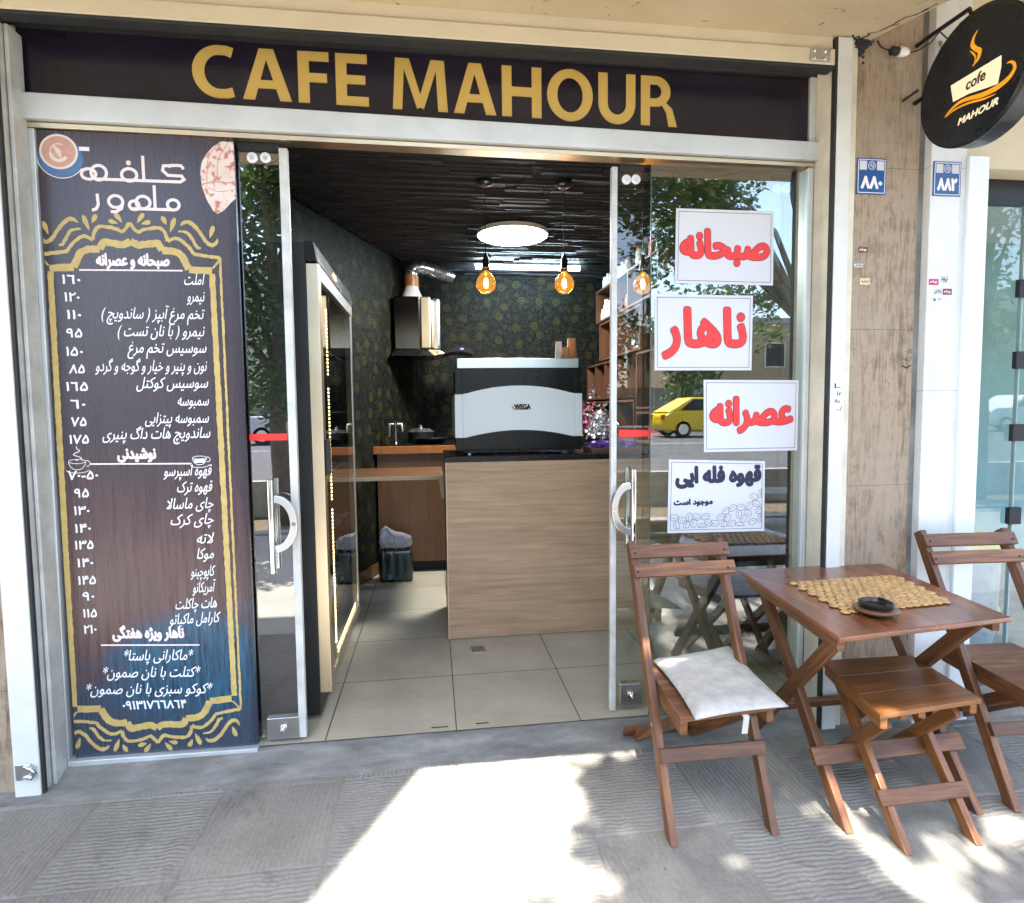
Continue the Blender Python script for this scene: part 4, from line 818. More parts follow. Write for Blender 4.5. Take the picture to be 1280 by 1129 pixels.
def beans(t, f):
    m = MB(); r = random.Random(4); done = []
    for i in range(900):
        x = r.uniform(2.615, 3.045); z = r.uniform(.876, 1.04)
        if z > .90 + .13 * ((x - 2.75) / .30) and not (z < .925): continue
        if any((x - a) ** 2 + (z - b) ** 2 < .031 ** 2 for a, b in done): continue
        done.append((x, z)); an = r.uniform(0, PI); ca, sa = math.cos(an), math.sin(an); rx, rz = .0215, .0145
        P = [(min(x + u * ca - v * sa, 3.046), max(z + u * sa + v * ca, .874)) for u, v in arc(0, 0, rx, rz, 0, 360, 16)]
        m.ribbon(P, .0022, f, .0003 + .00002 * (i % 9)); m.ribbon([(x - rx * .7 * ca, z - rx * .7 * sa), (x - .004 * sa, z + .004 * ca), (x + rx * .7 * ca, z + rx * .7 * sa)], .002, f, .0006)
        if len(done) > 46: break
    m.obj('bean_drawing', 'line_ink', t)
papersign([(2.590, .853), (3.063, .846), (3.061, 1.174), (2.595, 1.192)], [('قهوه فله\u200cایی'.replace('\u200c', ' '), 2.625, 3.045, 1.055, 1.160, 'navy_ink'), ('موجود است', 2.618, 2.808, .972, 1.010, 'navy_ink')], 'white paper sign with navy lettering and drawn coffee beans, lowest on the glass', beans)

# ================================================================ INSIDE THE CAFE
ct = thing('counter', 'pale oak front counter with a black top under the coffee machine', 'counter')
MB().box(1.610, 3.30, 1.072, 1.09, .004, 1.108, (1, 0, 0)).obj('front_panel', 'counter_wood', ct, bevel=.001)
MB().box(1.6075, 1.626, 1.0905, 1.72, .002, 1.108).obj('side_panel', 'brown_lam', ct)
MB().box(1.602, 3.31, 1.066, 1.76, 1.1085, 1.142).obj('top', 'black_gloss', ct, bevel=.002)
MB().box(1.6055, 1.611, 1.070, 1.0715, .004, 1.108).obj('edge_strip', 'chip', ct)
fp = thing('counter_flap', 'brown hinged counter flap bridging the gap beside the oak counter', 'counter flap')
MB().box(.70, 1.600, 1.70, 2.40, .938, .962).obj('board', 'brown_lam', fp)
MB().box(.70, 1.600, 1.694, 1.6995, .936, .962).obj('chipboard_edge', 'chip', fp)
MB().hexa([(1.585, 1.70, .80), (1.604, 1.70, .80), (1.604, 1.715, .80), (1.585, 1.715, .80), (1.57, 1.70, .937), (1.604, 1.70, .937), (1.604, 1.715, .937), (1.57, 1.715, .937)]).obj('support', 'chip', fp)
bc = thing('kitchen_cabinet', 'brown kitchen cabinet with an orange wood edge at the back of the room', 'cabinet')
MB().box(1.05, 2.5, 2.70, 3.30, .10, 1.055, (0, 0, 1)).obj('body', 'brown_lam', bc)
MB().box(1.02, 2.5, 2.675, 3.32, 1.0555, 1.12).obj('worktop', 'orange_edge', bc, bevel=.002)
MB().box(1.10, 2.5, 2.78, 3.25, .0, .0995).obj('plinth', 'black_matt', bc)
MB().box(1.06, 2.49, 2.72, 3.31, 1.1205, 1.126).obj('hob_plate', 'black_gloss', bc)
tp_ = thing('tap', 'small white tap standing at the left of the kitchen worktop', 'tap')
MB().lathe([(.022, 0), (.022, .015), (.013, .02), (.013, .17), (.02, .175), (.02, .20), (.008, .212)], (1.21, 2.79, 1.127), 14).obj('column', 'chrome', tp_, auto=40)
MB().tube([(1.21, 2.79, 1.312), (1.16, 2.78, 1.315), (1.155, 2.78, 1.20)], [.011, .011, .009], 8).obj('spout', 'white_plastic', tp_, smooth=True); MB().tube([(1.21, 2.79, 1.31), (1.262, 2.79, 1.315), (1.268, 2.79, 1.24)], [.011, .010, .008], 8).obj('lever', 'white_plastic', tp_, smooth=True)
pt = thing('frying_pan', 'dark frying pan on the kitchen worktop behind the coffee machine', 'pan')
MB().lathe([(.10, 0), (.155, .045), (.158, .05), (.15, .046), (.098, .006)], (1.52, 2.98, 1.128), 28).obj('bowl', 'black_metal', pt, smooth=True); MB().tube([(1.66, 2.95, 1.17), (1.83, 2.90, 1.20)], .010, 8).obj('handle', 'black_metal', pt, smooth=True)
kp = thing('cooking_pot', 'low dark pot with a glass lid at the back of the worktop', 'pot')
MB().lathe([(.12, 0), (.125, .10), (.118, .10), (.11, .01)], (1.42, 3.2, 1.128), 28).obj('pot', 'black_metal', kp, auto=40); MB().lathe([(.126, .10), (.09, .125), (.02, .135), (.015, .16), (0, .165)], (1.42, 3.2, 1.128), 24).obj('lid', 'duct', kp, auto=40)

# ---- coffee machine, its back to the street
cmx = thing('espresso_machine', 'black and white espresso machine on the counter with its back to the street', 'coffee machine')
MX0, MX1, MY = 1.680, 2.492, 1.22
f = lambda u, v, t: (u, MY - t, v)
def bulge(x): q = (x - (MX0 + MX1) / 2) / ((MX1 - MX0) / 2); return max(0, 1 - (q / .86) ** 2)
xs = [MX0 + .045 + (MX1 - MX0 - .09) * i / 24 for i in range(25)]
MB().box(MX0 + .004, MX1 - .004, MY, MY + .50, 1.168, 1.690).obj('body', 'black_gloss', cmx, bevel=.004)
m = MB(); m.poly([(x, 1.250 + .046 * bulge(x)) for x in xs] + [(x, 1.528 + .052 * bulge(x)) for x in xs[::-1]], f, .012); m.obj('white_panel', 'white_enamel', cmx, bevel=.0015)
for a, b in ((MX0 - .006, MX0 + .0445), (MX1 - .0445, MX1 + .006)): MB().box(a, b, MY - .010, MY + .49, 1.2505, 1.5275).obj('side_panel', 'white_enamel', cmx, bevel=.004)
for a, b in ((MX0 - .002, MX0 + .044), (MX1 - .044, MX1 + .002)):
    MB().box(a, b, MY - .006, MY + .03, 1.528, 1.690).obj('corner_trim', 'black_gloss', cmx, bevel=.003); MB().box(a, b, MY - .006, MY + .03, 1.166, 1.250).obj('corner_trim', 'black_gloss', cmx, bevel=.003)
MB().box(MX0 + .012, MX1 - .016, MY - .004, MY + .47, 1.6905, 1.752).obj('cup_rail', 'steel', cmx, bevel=.003)
MB().box(MX0 + .05, MX1 - .05, MY - .013, MY - .0005, 1.155, 1.169).obj('base_edge', 'black_metal', cmx, bevel=.002)
for x in (MX0 + .085, MX1 - .105):
    for yy in (MY + .03, MY + .42): MB().lathe([(.017, 0), (.017, .018), (.014, .0185), (.0165, .019), (.0165, .025)], (x, yy, 1.1425), 16).obj('foot', 'steel', cmx, auto=40)
lg = MB(); f3 = lambda u, v, t: (u, MY - .0125 - t, v)
lg.ribbon([(2.034, 1.452), (2.046, 1.440), (2.052, 1.426)], [.004, .012, .006], f3, .0006); lg.poly(R4(2.046, 2.146, 1.424, 1.436), f3, .0005); lg.ribbon([(2.042, 1.458), (2.062, 1.452), (2.08, 1.455)], [.004, .010, .004], f3, .0007); lg.obj('logo_flash', 'gold_orn', cmx)
lg = MB(); write(lg, 'WEGA', 2.052, 2.160, 1.43, f3, bold=.0028, box=(1.426, 1.462), depth=.001, shear=-.05); lg.obj('logo', 'black_matt', cmx)
tag(MB().tube([(2.20, 1.21, 1.158), (2.30, 1.20, 1.158), (2.36, 1.19, 1.152), (2.40, 1.185, 1.1455)], .004, 6).obj('cable', 'line_ink', smooth=True), 'thin grey cable trailing under the coffee machine', 'cable')
def cupstack(x, y, r, h, n, mat, label):
    t = thing('paper_cup', label, 'cup stack', 'paper cups on the coffee machine'); prof = [(r * .72, 0)]
    m = MB(); m.lathe([(r, 0), (r * 1.02, .006), (r * .98, .008), (r * .75, h - .004), (r * .72, h)], (x, y, 1.753), 20); m.obj('cup', mat, t, auto=40)
    if n > 1: 
        for i in range(1, n): MB().lathe([(r * 1.01, -.001), (r * 1.03, .005), (r * .99, .006)], (x, y, 1.753 + i * .013 - .0005 + .006), 20).obj('lip', mat, t, auto=40)
cupstack(2.385, 1.40, .027, .125, 1, 'white_plastic', 'tall white cup upside down on the coffee machine, left of the kraft cups')
cupstack(2.425, 1.36, .029, .085, 1, 'cup', 'short kraft paper cup standing before the tall stack on the coffee machine')
cupstack(2.478, 1.42, .038, .150, 4, 'cup', 'tall stack of kraft paper cups at the right end of the coffee machine')

# ---- drinks fridge
fg = thing('drinks_fridge', 'tall black drinks fridge with a champagne-steel framed glass door', 'fridge')
m = MB(); m.box(.43, .995, .17, .195, .03, 2.165); m.obj('side_panel', 'black_metal', fg, bevel=.003); MB().box(.43, .995, 1.345, 1.37, .03, 2.165).obj('side_panel', 'black_metal', fg)
MB().box(.43, .45, .1955, 1.3445, .03, 2.165).obj('back_panel', 'black_matt', fg); MB().box(.4505, .995, .1955, 1.3445, .03, .14).obj('base', 'black_metal', fg)
MB().box(.4505, .995, .1955, 1.3445, 2.05, 2.165).obj('top_box', 'black_metal', fg)
hd = MB().hexa([(.9955, .165, 2.085), (1.045, .165, 2.085), (1.045, 1.375, 2.085), (.9955, 1.375, 2.085), (.9955, .165, 2.172), (1.030, .165, 2.172), (1.030, 1.375, 2.172), (.9955, 1.375, 2.172)]).obj('header', 'black_gloss', fg, bevel=.002)
m = MB(); hf = lambda u, v, t: (1.0465 - (v - 2.085) / .087 * .015 + t, u, v); write(m, '-18', .62, .74, 2.115, hf, bold=.003, box=(2.112, 2.148)); m.obj('display', 'display', hd)
door = MB().box(.9955, 1.048, .172, .235, .135, 2.078).obj('door_frame', 'gold_steel', fg, bevel=.003)
MB().box(.9955, 1.034, 1.325, 1.370, .135, 2.078).obj('door_frame', 'steel', fg, bevel=.003); MB().box(.9955, 1.044, .2355, 1.3145, 2.02, 2.078).obj('door_frame', 'steel', fg); MB().box(.9955, 1.044, .2355, 1.3145, .135, .19).obj('door_frame', 'steel', fg)
MB().quad((1.03, .2355, .19), (1.03, 1.3145, .19), (1.03, 1.3145, 2.02), (1.03, .2355, 2.02)).obj('door_glass', 'glass_fridge', fg)
MB().box(1.0, 1.018, .49, .53, .20, 2.0).obj('led_rail', 'black_metal', fg)
MB().box(1.0485, 1.072, .185, .215, 1.14, 1.30).obj('handle', 'black_matt', fg, bevel=.005)
m = MB()
for i in range(92):
    z = .24 + i * .0185
    if .93 < z < .97 or 1.55 < z < 1.6: continue
    m.box(1.0185, 1.022, .50, .520, z, z + .009)
for i in range(30): m.box(1.0185, 1.022, .54 + i * .025, .552 + i * .025, .198, .206)
o = m.obj('led_dots', 'led_dot', fg)
for z in (.45, .78, 1.1, 1.42, 1.74): MB().box(.46, .985, .20, 1.34, z, z + .008).obj('shelf', 'duct', fg)

# ---- bottle pack and bag
bp_ = thing('bottle_pack', 'shrink wrapped pack of dark green bottles on the floor under the flap', 'bottles')
for i in range(4):
    for j in range(2):
        b = MB().lathe([(.031, 0), (.034, .01), (.034, .21), (.029, .235), (.014, .26), (.013, .285), (.015, .287), (.015, .30)], (1.102 + i * .069, 2.44 + j * .069, .004), 14).obj('bottle', 'bottle_green', bp_, smooth=True)
MB().box(1.064, 1.346, 2.4025, 2.5415, .006, .268).obj('shrink_wrap', 'film', bp_, bevel=.02)
MB().box(1.14, 1.175, 2.4045, 2.4065, .03, .07).obj('label', 'blue_plate', bp_); MB().box(1.275, 1.305, 2.4045, 2.4065, .04, .075).obj('label', 'leaf_light' if 'leaf_light' in MAT else 'paper', bp_)
# a pouch of thin plastic lying on the pack, tied at its left corner
N = 64; m = MB()
for i in range(N + 1):
    th = PI * i / N
    for j in range(N):
        a = 2 * PI * j / N; ca, sa, ct_, st = math.cos(a), math.sin(a), math.cos(th), math.sin(th); sq = lambda v, p: math.copysign(abs(v) ** p, v)
        x = .145 * sq(ca, .45) * sq(st, .45); y = .075 * sq(sa, .45) * sq(st, .45); z = .075 * sq(ct_, .55)
        if z > 0: z *= 1.05 - 3.4 * x
        if z > 0 and x < 0: kn = math.exp(-((x + .075) / .035) ** 2); z += .035 * kn * st ** 0 * (z / .1); y *= 1 - .4 * kn * min(1, z / .09)
        P = Vector((x, y, z)); fold = 0
        for q, (fx, fy, fz, ph) in enumerate(((38, 12, -22, 0), (-24, 30, 41, 1), (61, -20, 33, 2), (15, 55, -64, 4))): fold += abs(math.sin(fx * x + fy * y + fz * z + ph)) * (.0055, .006, .0035, .003)[q]
        d_ = Vector((ca * st, sa * st, ct_)); P -= d_ * fold; m.v.append((1.205 + P.x, 2.475 + P.y, .345 + max(P.z, -.076)))
for i in range(N):
    for j in range(N): m.face((i * N + j, i * N + (j + 1) % N, (i + 1) * N + (j + 1) % N, (i + 1) * N + j))
tag(m.obj('plastic_bag', 'bag', smooth=True), 'crumpled white plastic bag lying on the green bottle pack', 'bag')

# ---- range hood
hh = thing('range_hood', 'steel range hood with white cone and foil duct in the back corner', 'range hood')
def hx(x0, x1, y0, y1, z0, X0, X1, Y0, Y1, z1): return [(x0, y0, z0), (x1, y0, z0), (x1, y1, z0), (x0, y1, z0), (X0, Y0, z1), (X1, Y0, z1), (X1, Y1, z1), (X0, Y1, z1)]
MB().hexa(hx(1.20, 1.44, 3.05, 3.5, 1.99, 1.20, 1.44, 3.05, 3.5, 2.475)).obj('chimney', 'dark_steel', hh, bevel=.012)
MB().box(1.4405, 1.535, 3.04, 3.5, 2.0, 2.470).obj('flue_cover', 'gold_steel', hh, bevel=.012)
MB().box(1.5355, 1.625, 3.08, 3.5, 2.0, 2.465).obj('flue_cover', 'steel', hh, bevel=.03)
MB().hexa(hx(1.17, 1.56, 2.96, 3.5, 1.925, 1.20, 1.50, 3.04, 3.5, 1.9895)).obj('skirt', 'black_gloss', hh, bevel=.004)
MB().hexa([(1.5605, 2.96, 1.925), (1.66, 2.96, 1.95), (1.66, 3.5, 1.95), (1.5605, 3.5, 1.925), (1.5005, 3.04, 1.9895), (1.60, 3.06, 1.9895), (1.60, 3.5, 1.9895), (1.5005, 3.5, 1.9895)]).obj('skirt_side', 'gold_steel', hh, bevel=.004)
m = MB(); m.ribbon([(1.64, 1.955), (1.72, 1.985), (1.80, 1.995), (1.88, 1.975), (1.92, 1.95)], [.02, .04, .05, .04, .02], lambda u, v, t: (u, 3.0 - t, v), 0)
k = len(m.v); m.v += [(a, b + .4, c) for a, b, c in m.v]; [m.face((i, i + 1, k + i + 1, k + i)) for i in range(4)]; [m.face((5 + i, 6 + i, k + 6 + i, k + 5 + i)) for i in range(4)]; m.obj('curved_glass', 'black_gloss', hh)
MB().box(1.80, 1.83, 2.994, 2.999, 1.985, 1.998).obj('indicator', 'blue_led', hh)
m = MB(); m.lathe([(.125, 0), (.105, .02), (.075, .08), (.067, .11), (.067, .13)], (1.36, 3.25, 2.4755), 20); m.obj('cone', 'cone', hh, smooth=True)
MB().lathe([(.070, 0), (.071, .05), (.070, .105)], (1.36, 3.25, 2.595), 20).obj('tape_band', 'copper', hh, auto=40)
pts = [(1.36, 3.25, 2.70), (1.365, 3.25, 2.745), (1.39, 3.255, 2.775), (1.44, 3.26, 2.785), (1.55, 3.30, 2.765), (1.66, 3.36, 2.735), (1.74, 3.42, 2.72)]
dp = []; rr = []
for i in range(len(pts) - 1):
    a, b = Vector(pts[i]), Vector(pts[i + 1]); k = max(2, int((b - a).length / .008))
    for j in range(k): dp.append(a.lerp(b, j / k)); rr.append(.064 + (.004 if len(dp) % 2 else -.003))
MB().tube(dp, rr, 16).obj('duct', 'duct', hh, smooth=True)

# ---- lamps
pl = thing('ceiling_light', 'round white glowing panel light on the black ceiling', 'ceiling light')
MB().lathe([(.285, 0), (.285, -.03), (.275, -.032)], (2.195, 2.25, 2.838), 48).obj('rim', 'white_plastic', pl, auto=40); MB().lathe([(.273, 0), (.26, -.006)], (2.195, 2.25, 2.8055), 48).obj('diffuser', 'led', pl)
tl_ = thing('tube_light', 'bluish white tube light across the back of the ceiling', 'tube light')
MB().box(1.97, 3.02, 3.32, 3.36, 2.835, 2.846).obj('housing', 'white_plastic', tl_); MB().tube([(1.98, 3.335, 2.815), (3.01, 3.335, 2.815)], .019, 12).obj('tube', 'tube', tl_, smooth=True)
def pendant(x, y, zb):
    t = thing('pendant_lamp', 'x', 'pendant lamp', 'amber globe pendant lamps'); t.location = (x, y, 0); ztop = 2.845
    r = MB().lathe([(.055, 0), (.055, -.014), (.045, -.022), (.012, -.026)], (0, 0, ztop), 24).obj('rose', 'black_metal', t, auto=40)
    MB().lathe([(.018, -.0265), (.016, -.04), (.004, -.044)], (0, 0, ztop), 14).obj('cord_grip', 'copper', r, auto=40)
    MB().tube([(0, 0, ztop - .03), (0, 0, zb + .185)], .003, 6).obj('cord', 'black_matt', t)
    s_ = MB().lathe([(.005, .19), (.012, .18), (.015, .165), (.021, .15), (.022, .105), (.026, .10), (.026, .085), (.019, .078)], (0, 0, zb), 18).obj('socket', 'black_metal', t, auto=40)
    MB().lathe([(.0265, .098), (.028, .094), (.0265, .090)], (0, 0, zb), 18).obj('socket_ring', 'gold_steel', s_, smooth=True)
    b = MB().lathe([(.016, .078), (.019, .070), (.036, .056), (.052, .036), (.061, .010), (.062, -.008), (.055, -.032), (.036, -.052), (.014, -.061), (0, -.062)], (0, 0, zb), 32).obj('bulb', 'bulb', t, smooth=True)
    MB().lathe([(.003, .035), (.012, .022), (.014, 0), (.011, -.020), (.002, -.030)], (0, 0, zb), 10).obj('filament', 'filament', b, smooth=True)
    return t
p1 = pendant(1.884, 1.22, 2.218); p1['label'] = 'amber globe pendant lamp on the left, hanging above the left half of the coffee machine'
p2 = copy_tree(p1); p2.location = (2.386, 1.22, 0.005); p2['label'] = 'amber globe pendant lamp in the middle, above the right half of the coffee machine'
p3 = copy_tree(p1); p3.location = (2.906, 1.22, 0.010); p3['label'] = 'amber globe pendant lamp on the right, seen through the glass door'

# ---- shelves on the right wall and what stands on them
sv = thing('wall_shelf', 'stained wooden box shelves crowded with jars on the right wall', 'shelf')
def shelfbox(y0, y1, z0, z1, divs=(), back=True):
    t_ = .018; m = MB(); m.box(3.20, 3.415, y0, y1, z0, z0 + t_, (0, 1, 0)); m.box(3.20, 3.415, y0, y1, z1 - t_, z1, (0, 1, 0)); m.box(3.20, 3.415, y0, y0 + t_, z0 + t_ + .0004, z1 - t_ - .0004, (0, 0, 1)); m.box(3.20, 3.415, y1 - t_, y1, z0 + t_ + .0004, z1 - t_ - .0004, (0, 0, 1))
    for d_ in divs: m.box(3.202, 3.415, d_, d_ + t_, z0 + t_ + .0004, z1 - t_ - .0004, (0, 0, 1))
    m.obj('box', 'shelf', sv, bevel=.0015)
shelfbox(1.72, 3.42, 2.28, 2.60, (2.42, 2.75)); shelfbox(2.10, 3.30, 1.90, 2.262, (2.7,)); shelfbox(2.75, 3.78, 1.52, 1.88, (3.1, 3.45)); shelfbox(1.78, 2.2, 1.42, 1.88); shelfbox(2.25, 3.75, 1.14, 1.50, (2.8, 3.3)); shelfbox(1.78, 2.2, 1.145, 1.40)
def jarthing(y, z, r, h, mat, lid, label, x=3.27):
    t = thing('jar', label, 'jar', 'jars and bottles on the wall shelves'); MB().lathe([(r * .9, 0), (r, .006), (r, h * .72), (r * .72, h * .84), (r * .7, h * .86)], (x, y, z + .0006), 14).obj('body', mat, t, auto=50); MB().lathe([(r * .78, h * .8605), (r * .78, h), (r * .6, h + .003)], (x, y, z), 14).obj('lid', lid, t, auto=40)
rj = random.Random(11)
for i in range(7): jarthing(2.62 + i * .115, 2.60, .034, .13 + .01 * (i % 2), 'jar', 'white_plastic', 'white capped jar in the row on top of the highest shelf')
for i, (mt, lid, lb) in enumerate((('greenjar', 'duct', 'dark green bottle'), ('redbox', 'redbox', 'red tin'), ('greenjar', 'redbox', 'dark green bottle with red cap'), ('jar', 'copper', 'pale jar with brown lid'))): jarthing(1.86 + i * .15, 2.60, .036, .19 - .02 * (i % 2), mt, lid, lb + ' at the near end of the highest shelf')
for i in range(4): jarthing(2.83 + i * .14, 2.298, .040, .20, 'jar', 'white_plastic' if i % 2 else 'black_metal', 'tall pale jar inside the highest shelf box, ' + ('white lid' if i % 2 else 'black lid'))
jarthing(2.55, 2.298, .05, .12, 'copper', 'gold_steel', 'round brass pot inside the highest shelf box'); jarthing(3.36, 2.263, .035, .16, 'white_plastic', 'white_plastic', 'white bottle at the far end of the second shelf')
def bunch(x, y, z, n, rad, mat, name, label, cat, el=1.0):
    m = MB(); r = random.Random(int(y * 100 + z * 10))
    for i in range(n):
        c0 = Vector((x + r.gauss(0, rad * .42), y + r.gauss(0, rad * .5), z + abs(r.gauss(0, rad * .7)) * el)); a = Vector((r.gauss(0, 1), r.gauss(0, 1), r.gauss(0, 1))).normalized() * rad * .22; b = a.cross(Vector((r.gauss(0, 1), r.gauss(0, 1), r.gauss(0, 1)))).normalized() * rad * .13
        m.quad(c0 - a, c0 - b, c0 + a, c0 + b)
    m.tube([(x, y, z), (x, y, z + rad * .9 * el)], [.02, .006], 6); return tag(m.obj(name, mat), label, cat)
bunch(3.28, 2.35, 1.92, 140, .09, 'foil', 'foil_packets', 'heap of silver foil packets on the second shelf box near side', 'packets'); bunch(3.28, 2.95, 1.92, 80, .08, 'redbox', 'red_packets', 'red packets on the far part of the second shelf box', 'packets')
bunch(3.27, 2.95, 1.54, 160, .10, 'foil', 'foil_packets', 'heap of silver foil packets in the third shelf box', 'packets'); bunch(3.27, 3.6, 1.54, 130, .09, 'foil', 'foil_packets', 'heap of silver foil packets at the far end of the third shelf box', 'packets')
bunch(3.10, 2.9, 1.16, 420, .12, 'foil', 'dried_flowers', 'silvery dried flowers at the end of the counter behind the coffee machine', 'flowers', 1.3); bunch(3.05, 3.2, 1.20, 420, .12, 'pinkfl', 'dried_flowers', 'dusky pink dried flowers beside the silvery ones', 'flowers', 1.4)
bunch(3.28, 2.0, 2.02, 120, .09, 'foil', 'foil_packets', 'silver foil packets in the near end of the second shelf, behind the amber lamp', 'packets')
sb = thing('snack_box', 'low wooden tray of purple wrapped snacks on the right of the counter', 'snack box')
m = MB(); m.box(2.53, 2.86, 1.10, 1.115, 1.1425, 1.178); m.box(2.53, 2.86, 1.30, 1.315, 1.1425, 1.178); m.box(2.53, 2.545, 1.1155, 1.2995, 1.1425, 1.178); m.box(2.845, 2.86, 1.1155, 1.2995, 1.1425, 1.178); m.box(2.545, 2.845, 1.1155, 1.2995, 1.1425, 1.148); m.obj('tray', 'shelf', sb)
m = MB(); r = random.Random(9)
for i in range(90):
    c0 = Vector((r.uniform(2.56, 2.83), r.uniform(1.125, 1.29), 1.16 + r.uniform(0, .045))); a = r.uniform(0, PI); l, wd = .035, .014; ux = Vector((math.cos(a), math.sin(a), r.uniform(-.3, .3))) * l; uy = Vector((-math.sin(a), math.cos(a), r.uniform(-.3, .3))) * wd
    m.hexa([c0 - ux - uy, c0 + ux - uy, c0 + ux + uy, c0 - ux + uy] + [q + Vector((0, 0, .012)) for q in (c0 - ux * .9 - uy * .8, c0 + ux * .9 - uy * .8, c0 + ux * .9 + uy * .8, c0 - ux * .9 + uy * .8)])
m.obj('snacks', 'purple', sb)

# ---- floor drain
fd = thing('floor_drain', 'small square metal drain set in the floor tiles before the counter', 'drain')
MB().box(1.725, 1.825, .845, .945, .0006, .003).obj('frame', 'steel', fd); m = MB()
for i in range(6):
    for j in range(5): m.box(1.737 + i * .0132, 1.745 + i * .0132, .857 + j * .0165, .868 + j * .0165, .0031, .0036)
m.obj('grate_holes', 'black_matt', fd)
m = MB(); m.box(1.50, 1.575, .03, .036, .0004, .002); m.obj('joint_slot', 'black_matt', fl); m = MB(); m.box(1.70, 1.76, .035, .041, .0004, .002); m.obj('joint_slot', 'black_matt', fl)

# ================================================================ FOLDING FURNITURE
BV = .003
def lerp(a, b, t): return tuple(a[i] + (b[i] - a[i]) * t for i in range(3))
def chair(label):
    t = thing('folding_chair', label, 'chair', 'folding wooden chairs')
    AL = ((2.318, -.735, G0), (2.350, -.195, .862)); AR_ = ((2.684, -.735, G0), (2.738, -.195, .862))
    for p, q in (AL, AR_): MB().beam(p, q, .028, .046, (1, 0, 0), z0=G0 + .002).obj('leg', 'wood', t, bevel=BV)
    def on(z, dx=0, dy=0):
        k = (z - G0) / (.862 - G0); a = lerp(*AL, k); b = lerp(*AR_, k); return (a[0] + dx, a[1] + dy, z), (b[0] + dx, b[1] + dy, z)
    th = Vector((0, .54, .92)).normalized()
    for z, e0, e1 in ((.832, -.012, .022), (.764, -.004, .036)):
        a, b = on(z, 0, -.034); a = (a[0] + e0 - .008, a[1], a[2]); b = (b[0] + e1, b[1], b[2]); MB().beam(a, b, .056, .020, tuple(th)).obj('back_slat', 'wood', t, bevel=BV)
    # seat of three boards with rails beneath
    FL, FR, RR, RL = (2.336, -.758, .392), (2.700, -.722, .392), (2.692, -.315, .388), (2.370, -.315, .388)
    for i in range(3):
        a, b = i / 3 + .004, (i + 1) / 3 - .004
        MB().slab([lerp(FL, RL, a), lerp(FR, RR, a), lerp(FR, RR, b), lerp(FL, RL, b)], .020).obj('seat_board', 'wood', t, bevel=.002)
    for p, q, off in ((FL, RL, .016), (FR, RR, -.016)):
        MB().beam((p[0] + off, p[1] + .012, .347), (q[0] + off, q[1], .345), .026, .048).obj('seat_rail', 'wood', t, bevel=BV)
    a, b = on(.185, 0, -.038); MB().beam((a[0] - .012, a[1], a[2]), (b[0] + .012, b[1], b[2]), .048, .026, (0, .5, .86)).obj('stretcher', 'wood', t, bevel=BV)
    BL = ((2.384, -.66, .335), (2.408, -.07, G0)); BR = ((2.652, -.64, .335), (2.664, -.07, G0))
    for p, q in (BL, BR): MB().beam(p, q, .026, .044, (1, 0, 0), z1=G0 + .006).obj('leg', 'wood', t, bevel=BV)
    MB().beam((2.345, -.125, .0), (2.70, -.125, .0), .052, .022, (0, -.6, .8)).obj('stretcher', 'wood', t, bevel=BV)
    MB().beam((2.398, -.60, .322), (2.640, -.59, .322), .044, .024, (0, 0, 1)).obj('seat_rail', 'wood', t, bevel=BV)
    for x in (2.3145, 2.712): MB().lathe([(.009, -.003 if x < 2.5 else .0), (.009, 0 if x < 2.5 else .003)], (x, -.548, .260), 10, 'x').obj('bolt', 'steel', t)
    m = MB()
    for z in (.832, .764):
        for p in on(z, 0, -.0455): m.lathe([(.005, 0), (.005, -.002), (.002, -.0035)], (p[0], p[1], p[2]), 8, 'y')
    m.obj('screw', 'black_metal', t); return t
c1 = chair('brown folding chair with a white cushion standing before the right glass door')
c2 = copy_tree(c1); c2['label'] = 'bare brown folding chair at the right edge behind the game table'
c2.rotation_euler = (0, 0, math.radians(-3.0)); c2.location = (1.345, .105, 0)

# cushion: soft square pad with a seam and a cloth strap
N = 36; C4 = [Vector(p) for p in ((2.368, -.800, .404), (2.716, -.765, .404), (2.770, -.250, .404), (2.400, -.330, .404))]; m = MB()
for top in (1, 0):
    for i in range(N + 1):
        for j in range(N + 1):
            u, v = i / N, j / N; uu = u + .03 * math.sin(PI * v * 1.0) * (u - .5) * 0; p = C4[0].lerp(C4[1], u).lerp(C4[3].lerp(C4[2], u), v)
            e = min(u, 1 - u, v, 1 - v); pu = 1 - (1 - min(1, e / .16)) ** 2; pinch = 1 - .07 * (math.sin(PI * u) + math.sin(PI * v) - 1) * 0
            h = .004 + .023 * pu ** .7 * (1 + .18 * math.sin(5 * u + 1) * math.sin(4 * v + 2) + .05 * math.sin(17 * u + 6 * v)) if top else 0
            if not top and 0 < i < N and 0 < j < N: h = -.001
            bow = .012 * (math.sin(PI * u) * (1 if v > .5 else -1) * (abs(v - .5) * 2) ** 3); m.v.append((p.x + .012 * (abs(u - .5) * 2) ** 3 * math.sin(PI * v) * (-1 if u > .5 else 1), p.y - bow, p.z + h))
K = (N + 1) ** 2
for i in range(N):
    for j in range(N):
        a = i * (N + 1) + j; b = a + N + 1; m.face((a, b, b + 1, a + 1)); m.face((K + a, K + a + 1, K + b + 1, K + b))
for i in range(N):
    for (a, b) in ((i * (N + 1), (i + 1) * (N + 1)), ((i + 1) * (N + 1) + N, i * (N + 1) + N), (i + 1, i), (N * (N + 1) + i, N * (N + 1) + i + 1)): m.face((a, K + a, K + b, b))
cu = thing('seat_cushion', 'off-white square cushion with a loose strap on the folding chair', 'cushion'); m.obj('pad', 'cushion', cu, smooth=True)
